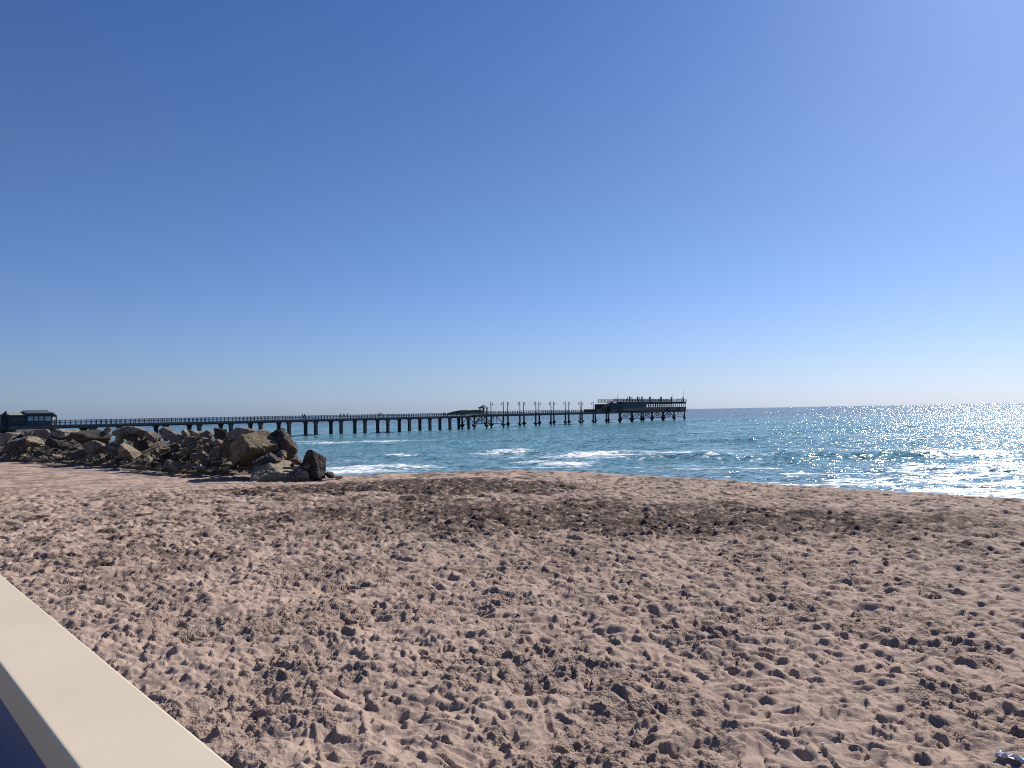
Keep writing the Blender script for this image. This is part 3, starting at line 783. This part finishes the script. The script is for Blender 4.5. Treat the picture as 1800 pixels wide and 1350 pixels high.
# steel part
W2 = 6.4
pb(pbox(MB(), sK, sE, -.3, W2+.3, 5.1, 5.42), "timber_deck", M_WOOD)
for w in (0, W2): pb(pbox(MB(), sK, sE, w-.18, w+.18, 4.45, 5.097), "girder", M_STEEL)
colr_me = None
def column(s, w, top=4.6, par=pier):
    o = pb(MB().lathe(PP(s, w, -3), [(.36, 0), (.36, top+3)], 10), "steel_column", M_STEEL)
    c = MB().lathe(PP(s, w, .55), [(.37, 0), (.5, .25), (1.05, .62), (1.05, .82), (.5, 1.2), (.37, 1.5)], 10)
    c.build("collar", M_STEEL, o)
    return o
steel_near = [833, 854.6, 884, 913, 941, 967.6, 993, 1019, 1042, 1065, 1087.7, 1108.6, 1129.6, 1144.7, 1163.7, 1183.7, 1202]
steel_far_w = W2
for q in steel_near:
    column(S(q), .1); column(S(q), W2-.1)
    s = S(q); pb(pbox(MB(), s-.12, s+.12, .4, W2-.4, 4.62, 5.09), "cross_girder", M_STEEL)
# braced bays next to the concrete part and under the restaurant
def brace(a, b, r=.14): pb(MB().tube(a, b, r, 6), "brace", M_STEEL)
def truss(sa, sb, w):
    sm = (sa+sb)/2; zb = 1.75; zt = 4.55
    brace(PP(sa, w, zb), PP(sb, w, zb), .11)
    brace(PP(sa, w, zb), PP(sa+(sb-sa)*.45, w, zt)); brace(PP(sb, w, zb), PP(sb-(sb-sa)*.45, w, zt))
    brace(PP(sm-.9, w, zb), PP(sm-.9, w, zt), .09); brace(PP(sm+.9, w, zb), PP(sm+.9, w, zt), .09)
for w in (.1, W2-.1):
    truss(S(833), S(854.6), w); truss(S(854.6), S(884), w)
    for a, b in ((1108.6, 1129.6), (1129.6, 1144.7), (1144.7, 1163.7), (1163.7, 1183.7), (1183.7, 1202)): truss(S(a), S(b), w)
for q in (854.6, 1108.6, 1144.7, 1163.7, 1183.7):
    s = S(q); brace(PP(s, .1, 1.6), PP(s, W2-.1, 4.5)); brace(PP(s, W2-.1, 1.6), PP(s, .1, 4.5))
# railings
def railing(sa, sb, w, z, rail_mat, h=1.05, step=1.15, singles=True, rails=(1.0, .55)):
    mb = MB()
    for f in rails: pbox(mb, sa, sb, w-.07, w+.07, z+h*f-.07, z+h*f+.07)
    pb(mb, "handrail", rail_mat)
    n = int((sb-sa)/step); all_ = MB(); me = None
    for k in range(n+1):
        s = sa + (sb-sa)*k/n; hw = .075 if k % 4 == 0 else .05
        if singles:
            if me is None:
                mb = MB(); mb.box((0,0,h/2-.03), U3*.085, V3*.085, K3*(h/2-.03)); me = mb.mesh("railing_post", rail_mat)
            o = link_mesh("railing_post", me, pier, PP(s, w, z) - parent_off(pier)); o.scale = (1, 1, 1)
        else: pbox(all_, s-hw, s+hw, w-.05, w+.05, z, z+h-.05)
    if not singles: pb(all_, "railing_posts", rail_mat, kind="stuff")
railing(S(-40), sJ-2.5, -.22, 5.05, M_WOOD)
railing(S(-40), sJ-2.5, W+.22, 5.05, M_WOOD, singles=False)
railing(sK+5, sR, -.18, 5.42, M_STEEL, 1.1, 1.5); railing(sK+5, sR, W2+.18, 5.42, M_STEEL, 1.1, 1.5, singles=False)
# arched parapet over the ramp between the two decks
for w in (-.28, W+.12):
    a0, a1 = S(806), S(846); n_ = 14; top = []
    for k in range(n_+1):
        t = k/n_; top.append((a0+(a1-a0)*t, 6.05 + .95*math.sin(math.pi*min(1, t*.72+.02))**1.0 + .12*t))
    mb = MB(); mb.prism([PP(a0, w, 5.4)] + [PP(a1, w, 5.6)] + [PP(a, w, z) for a, z in top[::-1]], V3*.16); pb(mb, "ramp_parapet", M_WOOD)
    mb = MB(); mb.prism([PP(a, w-.06, z+.003) for a, z in top] + [PP(a, w-.06, z+.11) for a, z in top[::-1]], V3*.28); pb(mb, "ramp_coping", M_WOOD)

# shelter with a pointed roof beside the ramp
gz = empty("gate_shelter", PP(S(849), 3.0, 5.42), "small open shelter with a pointed roof on the pier before the first lamp post", "shelter")
sg = S(849, 2.6)
for ds in (-.95, .95):
    for dw in (-.95, .95):
        pbox(MB(), sg+ds-.2, sg+ds+.2, 2.6+dw-.2, 2.6+dw+.2, 5.42, 7.75).build("post", M_WOOD, gz)
pbox(MB(), sg-1.3, sg+1.3, 1.3, 3.9, 7.753, 7.9).build("roof_plate", M_WOOD, gz)
mb = MB(); e = [PP(sg-1.75, .85, 7.903), PP(sg+1.75, .85, 7.903), PP(sg+1.75, 4.35, 7.903), PP(sg-1.75, 4.35, 7.903)]
b0 = len(mb.v); mb.v += [tuple(p) for p in e] + [tuple(PP(sg, 2.6, 9.05))]; mb.f += [(3,2,1,0),(0,1,4),(1,2,4),(2,3,4),(3,0,4)]
mb.build("pointed_roof", M_ROOFD, gz); MB().lathe(PP(sg, 2.6, 9.0), [(.08,0),(.05,.35)], 6).build("finial", M_STEEL, gz)

# lamp posts
def make_lamp():
    root = empty("lamp_post", (0,0,0), "x", "lamp post", "lamp posts along the pier")
    MB().lathe((0,0,0), [(.26,0),(.26,.6),(.17,.65),(.14,4.6),(.07,4.75),(.07,5.1)], 8).build("pole", M_STEEL, root)
    a = MB(); pts = [(.0,4.55),(.25,4.68),(.5,4.66),(.72,4.45),(.78,4.15)]
    for p, q in zip(pts[:-1], pts[1:]): a.tube((p[0],0,p[1]), (q[0],0,q[1]), .075, 6)
    a.build("arm", M_STEEL, root)
    MB().lathe((.78,0,3.55), [(.06,-.08),(.17,0),(.27,.36),(.30,.40),(.08,.58),(.06,.62)], 8).build("lantern", M_STEEL, root)
    return root
lamp0 = None
ordn = ["first", "second", "third", "fourth", "fifth", "sixth", "seventh", "eighth", "ninth", "tenth"]
av = math.atan2(PV[1], PV[0])
for side, pxs_, w, rz in (("near", [884, 913, 941, 967.6, 993, 1019, 1042], -.02, av), ("far", [884, 913, 941, 967.6, 993, 1019, 1042], W2+.02, av+math.pi)):
    for i, q in enumerate(pxs_):
        o = make_lamp() if lamp0 is None else copy_tree(lamp0)
        if lamp0 is None: lamp0 = o
        o.location = PP(S(q), w, 5.42); o.rotation_euler = (0, 0, rz)
        o["label"] = (f"{ordn[i]} lamp post from the shelter on the pier side nearest the beach, lantern hanging left" if side == "near"
                      else f"{ordn[i]} lamp post from the shelter on the far side of the pier, lantern hanging right")

# pier cafe at the left
cz = 5.05
cf = empty("pier_cafe", PP(S(60), 1.5, cz), "dark single-storey cafe with pale window band built on the landward end of the pier", "cafe")
w0, w1 = -1.3, 4.6
a0, a1, a2 = S(17, w0), S(45, w0), S(98, w0)
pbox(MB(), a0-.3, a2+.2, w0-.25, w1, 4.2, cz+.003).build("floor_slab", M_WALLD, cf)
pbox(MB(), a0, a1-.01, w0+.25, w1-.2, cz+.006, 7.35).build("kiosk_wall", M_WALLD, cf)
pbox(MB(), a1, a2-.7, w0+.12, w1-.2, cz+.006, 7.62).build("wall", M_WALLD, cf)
mb = MB()                                            # sunlit sloped kiosk roof
mb.prism([PP(a0-.1, w0-.1, 7.36), PP(a0-.1, w0-.1, 7.46), PP(a0-.1, 1.6, 8.12), PP(a0-.1, w1, 7.46), PP(a0-.1, w1, 7.36)], U3*(a1-a0+.1)); mb.build("kiosk_roof", M_ROOFG, cf)
mb = MB().lathe(PP(a0-.05, 1.0, 7.4), [(.5,0),(.42,.4),(.15,.9),(.05,1.0)], 8); mb.build("corner_turret", M_WALLD, cf)
mb = MB()
mb.prism([PP(a1, w0-.35, 7.623), PP(a1, w0-.35, 7.85), PP(a1, 1.2, 8.22), PP(a1, w1, 7.8), PP(a1, w1, 7.623)], U3*(a2-a1-.5)); mb.build("roof", M_ROOFD, cf)
mb = MB(); mb.prism([PP(a1+.2, .3, 8.12), PP(a2-1.0, .3, 8.02), PP(a2-.6, 1.5, 8.50), PP(a1+.2, 1.5, 8.40)], K3*.08); mb.build("raised_roof_sheet", M_ROOFD, cf)
# rounded right-hand end porch
mb = MB(); arc = [(a2-.697 + .95*math.sin(t), 7.0 + .62*math.cos(t)) for t in np.linspace(0, math.pi/2, 7)]
mb.prism([PP(a2-.697, w0+.1, 6.9)] + [PP(a, w0+.1, z) for a, z in arc] + [PP(a2+.25, w0+.1, 6.9)], V3*(w1-w0-.3)); mb.build("rounded_porch_roof", M_WALLD, cf)
for w in (w0+.2, w1-.4): pbox(MB(), a2, a2+.22, w-.1, w+.1, cz+.006, 6.95).build("porch_post", M_WALLD, cf)
def pane(par, s0, s1, z0, z1, w, mat=M_GLASS, name="window"):
    f = pbox(MB(), s0, s1, w-.03, w+.04, z0, z1).build(name, M_WALLD, par)
    pbox(MB(), s0+.07, s1-.07, w-.034-.012, w-.033, z0+.07, z1-.07).build("pane", mat, f)
nk = 4; L = a1-a0
for i in range(nk): pane(cf, a0+.45+i*.62*(L/3.4), a0+.45+(i+.93)*.62*(L/3.4), 5.95, 7.05, w0+.215, M_GREYPANEL)
L = a2-.9-a1; ws = [0, .26, .46, .68, .98]
for i in range(4): pane(cf, a1+.35+L*ws[i]*.95, a1+.35+L*(ws[i+1]-.02)*.95, 5.98, 7.12, w0+.085)
for i in range(3):
    pbox(MB(), a1+.35+L*(.0+.32*i), a1+.35+L*(.30+.32*i), w0+.06, w0+.08, 5.2, 5.80).build("lower_panel", M_GREYPANEL, cf)
for z in (5.5, 5.88): pbox(MB(), a1+.2, a2-.75, w0-.02, w0+.04, z-.04, z+.04).build("balustrade_rail", M_WALLD, cf)
wk = empty("covered_walkway", PP(S(-20), 2, cz), "dark flat walkway roof on posts reaching out of the left picture edge", "canopy")
pbox(MB(), S(-330), a0-.5, .2, 4.4, 7.2, 7.5).build("canopy_roof", M_WALLD, wk)
for q in (-300, -240, -180, -120, -60, -8):
    for w in (.4, 4.2): pbox(MB(), S(q)-.1, S(q)+.1, w-.1, w+.1, 5.053, 7.197).build("post", M_WALLD, wk)

# restaurant at the sea end
rs = empty("pier_restaurant", PP(S(1140), 3.2, 5.42), "two-level dark restaurant with glazed side and roof terrace on the sea end of the pier", "restaurant")
b0, b1, b2, b3 = S(1067), S(1089), S(1132), S(1201)
rw0, rw1 = -1.4, 7.6
pbox(MB(), S(1062), sE+.2, rw0-.2, rw1, 4.75, 5.095).build("floor_slab", M_STEEL, rs)
pbox(MB(), b0, b1-.02, rw0+.1, rw1-.4, 5.425, 8.9).build("kitchen_wall", M_WALLD, rs)
mid = S(1109.3)
for i, (c0, c1, z1) in enumerate(((b1, mid-.15, 9.75), (mid+.15, b2-.5, 9.95))):
    pbox(MB(), c0, c1, rw0, rw0+3.2, 5.6, z1).build("side_panel", M_GREYPANEL, rs)
    mb = MB(); mb.prism([PP(c0-.1, rw0-.2, z1+.003), PP(c0-.1, rw0-.2, z1+.12), PP(c0-.1, rw0+3.4, z1+.35), PP(c0-.1, rw0+3.4, z1+.003)], U3*(c1-c0+.2)); mb.build("panel_roof", M_ROOFD, rs)
pbox(MB(), b1, b2, rw0+3.6, rw1-.4, 5.425, 9.6).build("back_wall", M_WALLD, rs)
pbox(MB(), b2-.4, b3, rw0, rw0+.25, 5.425, 7.35).build("parapet_wall", M_WALLD, rs)
pbox(MB(), b2-.4, b3, rw1-.65, rw1-.4, 5.425, 7.35).build("parapet_wall", M_WALLD, rs)
nb = 18
for i in range(nb+1):
    s = b2-.4+(b3-b2+.3)*i/nb
    for w in (rw0+.12, rw1-.52): pbox(MB(), s-.19, s+.19, w-.1, w+.1, 7.353, 9.35).build("window_post", M_WALLD, rs)
for w in (rw0+.12, rw1-.52): pbox(MB(), b2-.4, b3, w-.12, w+.12, 8.95, 9.95).build("window_header", M_WALLD, rs)
brx = MB().tube(PP(b2+.3, rw0+.12, 9.2), PP(b2+3.0, rw0+.12, 7.6), .13).tube(PP(b2+5.8, rw0+.12, 9.2), PP(b2+3.0, rw0+.12, 7.6), .13); brx.build("bracing_strut", M_WALLD, rs)
for w in (rw0+.12, rw1-.52): pbox(MB(), b2-.4, b3, w-.07, w+.07, 8.05, 8.2).build("transom", M_WALLD, rs)
# terrace
pbox(MB(), S(1073)-.3, b3+.5, rw0-.15, rw1, 9.96, 10.25).build("terrace_deck", M_WOOD, rs)
pbox(MB(), b0+.5, b1-1.02, rw0+.02, rw1-.3, 8.903, 9.15).build("lower_roof", M_WOOD, rs)
def t_rail(sa, sb, w, z, h, n):
    mb = MB()
    for f in (1, .66, .34): pbox(mb, sa, sb, w-.08, w+.08, z+h*f-.08, z+h*f+.08)
    mb.build("terrace_rail", M_WOOD, rs)
    for k in range(n+1):
        s = sa+(sb-sa)*k/n; pbox(MB(), s-.12, s+.12, w-.12, w+.12, z+.003, z+h-.085).build("terrace_post", M_WOOD, rs)
t_rail(S(1074), b3+.4, rw0, 10.25, 1.25, 26); t_rail(S(1074), b3+.4, rw1-.2, 10.25, 1.25, 26)
mb = MB()
for w in (rw0, rw1-.2):
    pass
for q in (1107, 1121, 1128.4, 1142, 1161.5, 1180, 1200.6):
    pbox(MB(), S(q, rw0)-.28, S(q, rw0)+.28, rw0-.13, rw0+.43, 10.256, 12.75).build("terrace_column", M_WOOD, rs)
    if q not in (1107, 1200.6): pbox(MB(), S(q-2.4, rw0)-.12, S(q-2.4, rw0)+.12, rw0+5.0, rw0+5.3, 10.256, 12.6).build("terrace_column", M_WOOD, rs)
# outside stair rising to the terrace
ns = 14; sa, sb = S(1056), S(1074); st = MB()
for k in range(ns):
    s = sa+(sb-sa)*k/ns; z = 6.2+(10.1-6.2)*k/ns; pbox(st, s, s+(sb-sa)/ns*1.05, rw0+.1, rw0+1.5, z-.1, z+.16)
st.build("stair_flight", M_WOOD, rs)
for w in (rw0+.05, rw0+1.5):
    mb = MB().tube(PP(sa, w, 7.2), PP(sb, w, 11.3), .07).tube(PP(sa, w, 6.7), PP(sb, w, 10.7), .05)
    for k in range(6):
        s = sa+(sb-sa)*k/5; mb.tube(PP(s, w, 6.2+3.9*k/5), PP(s, w, 7.2+4.1*k/5), .06)
    mb.build("stair_rail", M_WOOD, rs)
pbox(MB(), S(1046), b0-.02, rw0+1.0, rw1-1, 5.425, 6.75).build("entrance_ramp_wall", M_WALLD, rs)
mb = MB(); mb.prism([PP(S(1046), rw0+.9, 5.43), PP(b0-.1, rw0+.9, 5.43), PP(b0-.1, rw0+.9, 8.2), PP(S(1058), rw0+.9, 6.9), PP(S(1046), rw0+.9, 6.4)], V3*.09); mb.build("entrance_side_panel", M_WALLD, rs)
pbox(MB(), sE+.25, sE+2.2, 1.0, 4.0, 5.9, 6.25).build("end_ledge", M_WOOD, rs)
MB().tube(PP(sE+.1, 1.2, 6.8), PP(sE+2.0, 1.2, 6.2), .08).build("ledge_stay", M_WOOD, rs)
# masts
for q, top, lab in ((1085.4, 692.5, "leftmost thin mast on the restaurant roof, by the stair"), (1182.3, 690, "middle thin mast on the restaurant terrace"), (1200.8, 683, "tallest thin mast at the sea-end corner of the restaurant terrace")):
    zt = zpx(top, q); s = S(q, rw0-.3); z0 = 10.0
    o = MB().lathe(PP(s, rw0-.3, 8.5), [(.13, 0), (.12, 4.0), (.06, 4.05), (.045, zt-8.5)], 6).build("mast", M_FLAGP)
    me = o.data; base = PP(s, rw0-.3, 8.5); me.transform(Matrix.Translation(-Vector(base))); o.location = base
    tag(o, lab, "mast", "masts on the pier restaurant")

# people ----------------------------------------------------------------
def person_mesh(name, mats, pose):
    """one continuous low-detail figure: legs, hips, trunk, arms, neck and head grown from a joint skeleton"""
    J = [(0,0,.95,.15),(0,0,1.18,.15),(0,0,1.40,.17),(0,0,1.52,.065),(0,.02,1.66,.105),(0,.02,1.76,.07)]
    E = [(0,1),(1,2),(2,3),(3,4),(4,5)]
    for sx in (-1, 1):
        st_ = pose*sx*.22; b = len(J)
        J += [(sx*.10,0,.90,.11),(sx*.11,st_*.6+.03,.50,.075),(sx*.11,st_,.10,.05),(sx*.12,st_+.14,.04,.045)]
        E += [(0,b),(b,b+1),(b+1,b+2),(b+2,b+3)]
        b = len(J)
        J += [(sx*.19,0,1.40,.06),(sx*.25,-st_*.4,1.12,.045),(sx*.24,-st_*.7+.08,.88,.035),(sx*.24,-st_*.7+.10,.79,.04)]
        E += [(2,b),(b,b+1),(b+1,b+2),(b+2,b+3)]
    me = bpy.data.meshes.new(name); me.from_pydata([j[:3] for j in J], E, [])
    o = bpy.data.objects.new(name, me); COL.objects.link(o)
    md = o.modifiers.new("s", 'SKIN'); sv = me.skin_vertices[0].data
    for i, j in enumerate(J): sv[i].radius = (j[3], j[3]*.8)
    sv[0].use_root = True
    o.modifiers.new("u", 'SUBSURF').levels = 1
    dg = bpy.context.evaluated_depsgraph_get(); ev = o.evaluated_get(dg)
    m2 = bpy.data.meshes.new_from_object(ev); bpy.data.objects.remove(o); m2.name = name
    m2.materials.clear()
    for q in mats: m2.materials.append(q)
    for p in m2.polygons:
        z = p.center.z; x = abs(p.center.x)
        p.material_index = 3 if z > 1.68 and p.center.y < .06 or z > 1.74 else 2 if (z > 1.50 or (x > .19 and z < 1.15 and z > .7)) else 1 if z > .93 else 0
    return m2
def cl(n, c): return plain("cloth_"+n, c, .9, .1, 4)
C_DK, C_BL, C_RD, C_OR, C_WH, C_GR = cl("charcoal", (.03,.03,.035)), cl("navy", (.03,.05,.12)), cl("dull_red", (.25,.05,.05)), cl("orange", (.60,.22,.03)), cl("off_white", (.55,.54,.5)), cl("grey", (.15,.15,.16))
SKIN = plain("skin", (.30,.18,.12), .6, .1, 5); HAIR = plain("hair", (.03,.022,.018), .7, .2, 9)
TOPS = {"dark": C_DK, "navy": C_BL, "red": C_RD, "orange": C_OR, "grey": C_GR, "white": C_WH}
PM = {}
def person(px, w, z, top, label, group, pose=1, face=0):
    key = (top, pose)
    if key not in PM: PM[key] = person_mesh("person", [C_DK, TOPS[top], SKIN, HAIR], pose)
    o = link_mesh("person", PM[key], None, PP(S(px, w), w, z))
    o.rotation_euler = (0, 0, math.atan2(PU[1], PU[0]) - math.pi/2 + face)
    return tag(o, label, "person", group)
g1, g2 = "people walking along the pier", "people on the restaurant terrace"
for px, w, top, lab, pose, face in (
    (531, 1.4, "dark", "left one of the two dark-clothed people on the pier above the isolated boulder", 1, 0),
    (534.8, 1.0, "dark", "right one of the two dark-clothed people on the pier above the isolated boulder", -1, 0),
    (597.5, 1.0, "red", "person in a red top, leftmost of the spread-out three walking on the pier", 1, math.pi),
    (603.7, 1.6, "navy", "person in a dark top, middle of the spread-out three walking on the pier", -1, math.pi),
    (610.3, 1.2, "dark", "dark figure, rightmost of the spread-out three walking on the pier", 1, math.pi),
    (665.3, 1.3, "dark", "left one of the close pair of dark figures midway along the concrete pier", 1, 0),
    (668.8, 1.0, "navy", "right one of the close pair of dark figures midway along the concrete pier", -1, 0),
    (779.7, 1.5, "grey", "lone grey figure on the pier just before the arched ramp", 1, 0),
    (799, 1.4, "dark", "left one of the two figures at the foot of the arched ramp", 1, 0),
    (802.8, 1.0, "dark", "right one of the two figures at the foot of the arched ramp", -1, math.pi)):
    person(px, w, 5.05, top, lab, g1, pose, face)
person(854.8, 1.0, 5.42, "dark", "dark figure standing beside the pointed-roof shelter", g1, 1, 1.2)
for px, w, top, lab in ((1148.7, .6, "orange", "person in an orange top at the middle of the restaurant terrace"), (1157.5, 1.2, "orange", "person in an orange top right of the first orange one on the terrace"),
                        (1170.9, .4, "dark", "lone dark figure on the terrace right of the people in orange"), (1190.7, .5, "dark", "left one of the three dark figures at the sea end of the terrace"),
                        (1193.2, .9, "navy", "middle one of the three dark figures at the sea end of the terrace"), (1196.4, .5, "dark", "right one of the three dark figures at the sea end of the terrace")):
    person(px, w, 10.25, top, lab, g2, 1, 1.0)
# pale bench screen on the terrace
sc_ = S(1095.8, 1.0); pn = empty("terrace_screen", PP(sc_, 1.0, 10.25), "pale tan screen on legs behind the terrace rail, near the top of the stair", "screen")
pbox(MB(), sc_-.85, sc_+.85, .95, 1.05, 10.5, 11.35).build("screen_panel", plain("screen_tan", (.5,.40,.30), .8, .1, 3), pn)
for d in (-.7, .7): pbox(MB(), sc_+d-.05, sc_+d+.05, .9, 1.1, 10.253, 10.497).build("leg", M_WOOD, pn)

# ------------------------------------------------------------------ litter on the sand
def surf(px, py):
    c = at_z(px, py, 2.75)
    for _ in range(4):
        k = np.argmin((SURF['X']-c[0])**2 + (SURF['Y']-c[1])**2); c = at_z(px, py, float(SURF['Z'].flat[k]))
    return c
c = surf(1782, 1334)
M, nt, b = mat_new("clear_plastic"); b.inputs['Base Color'].default_value = (.74,.74,.74,1); b.inputs['Roughness'].default_value = .32; b.inputs['Transmission Weight'].default_value = .2
mb = MB(); rg = np.random.default_rng(8); nx, ny = 9, 5
for i in range(nx):
    for j in range(ny):
        u, v = i/(nx-1)-.5, j/(ny-1)-.5
        mb.v.append((u*.34+rg.normal()*.008, v*.13+rg.normal()*.006, .05*math.cos(v*2.6)+.02+rg.normal()*.016))
for i in range(nx-1):
    for j in range(ny-1): mb.f.append((i*ny+j, (i+1)*ny+j, (i+1)*ny+j+1, i*ny+j+1))
o = mb.build("plastic_scrap", M); o.scale = (.8,.8,.8); o.location = (c[0], c[1], c[2]-.02); o.rotation_euler = (0, .05, R(-38))
md = o.modifiers.new("t", 'SOLIDIFY'); md.thickness = .004
tag(o, "crumpled clear plastic scrap lying on the sand in the lower right corner", "litter")
c = surf(910, 1085)
mb = MB(); mb.v = [(-.045,-.02,0),(.05,-.025,.005),(.035,.03,.012),(-.03,.028,.01),(.004,-.002,.052),(.012,.02,.045)]
mb.f = [(0,1,4),(1,2,5,4),(2,3,5),(3,0,4,5),(0,3,2,1)]
o = mb.build("wrapper", plain("wrapper_blue", (.05,.07,.26), .4, .1, 9)); o.location = (c[0], c[1], c[2]+.012)
tag(o, "small folded blue wrapper on the sand in the middle of the beach", "litter")
c = surf(1447, 1311)
mb = MB(); n_ = 9
mb.v = [(0, -.008, .004)] + [(.032*math.sin(t), .036*math.cos(t)-.004, .012+.006*(k % 2)) for k, t in enumerate(np.linspace(-1.35, 1.35, n_))] + [(0, 0, .026)]
mb.f = [(0, k, k+1) for k in range(1, n_)] + [(n_+1, k+1, k) for k in range(1, n_)] + [(0, n_+1, 1), (0, n_, n_+1)]
o = mb.build("shell", plain("shell_white", (.72,.69,.63), .5, .1, 30)); o.location = (c[0], c[1], c[2]+.004); o.rotation_euler = (.25, 0, .6)
tag(o, "tiny white shell fragment on the sand, lower right of the beach centre", "shell")
c = surf(1000, 1090)
mb = MB(); pts = [(-.16,.05,.015),(-.06,.02,.04),(.03,-.005,.045),(.10,-.05,.05),(.17,-.07,.03)]
for k, (p, q) in enumerate(zip(pts[:-1], pts[1:])): mb.tube(p, q, .009-.0015*k, 6)
mb.tube(pts[2], (.07,.04,.075), .005, 5)
o = mb.build("twig", plain("driftwood", (.12,.085,.06), .9, .2, 20)); o.location = (c[0], c[1], c[2]); o.rotation_euler = (0, 0, R(-48))
tag(o, "short dark forked twig lying on the sand right of the blue wrapper", "twig")
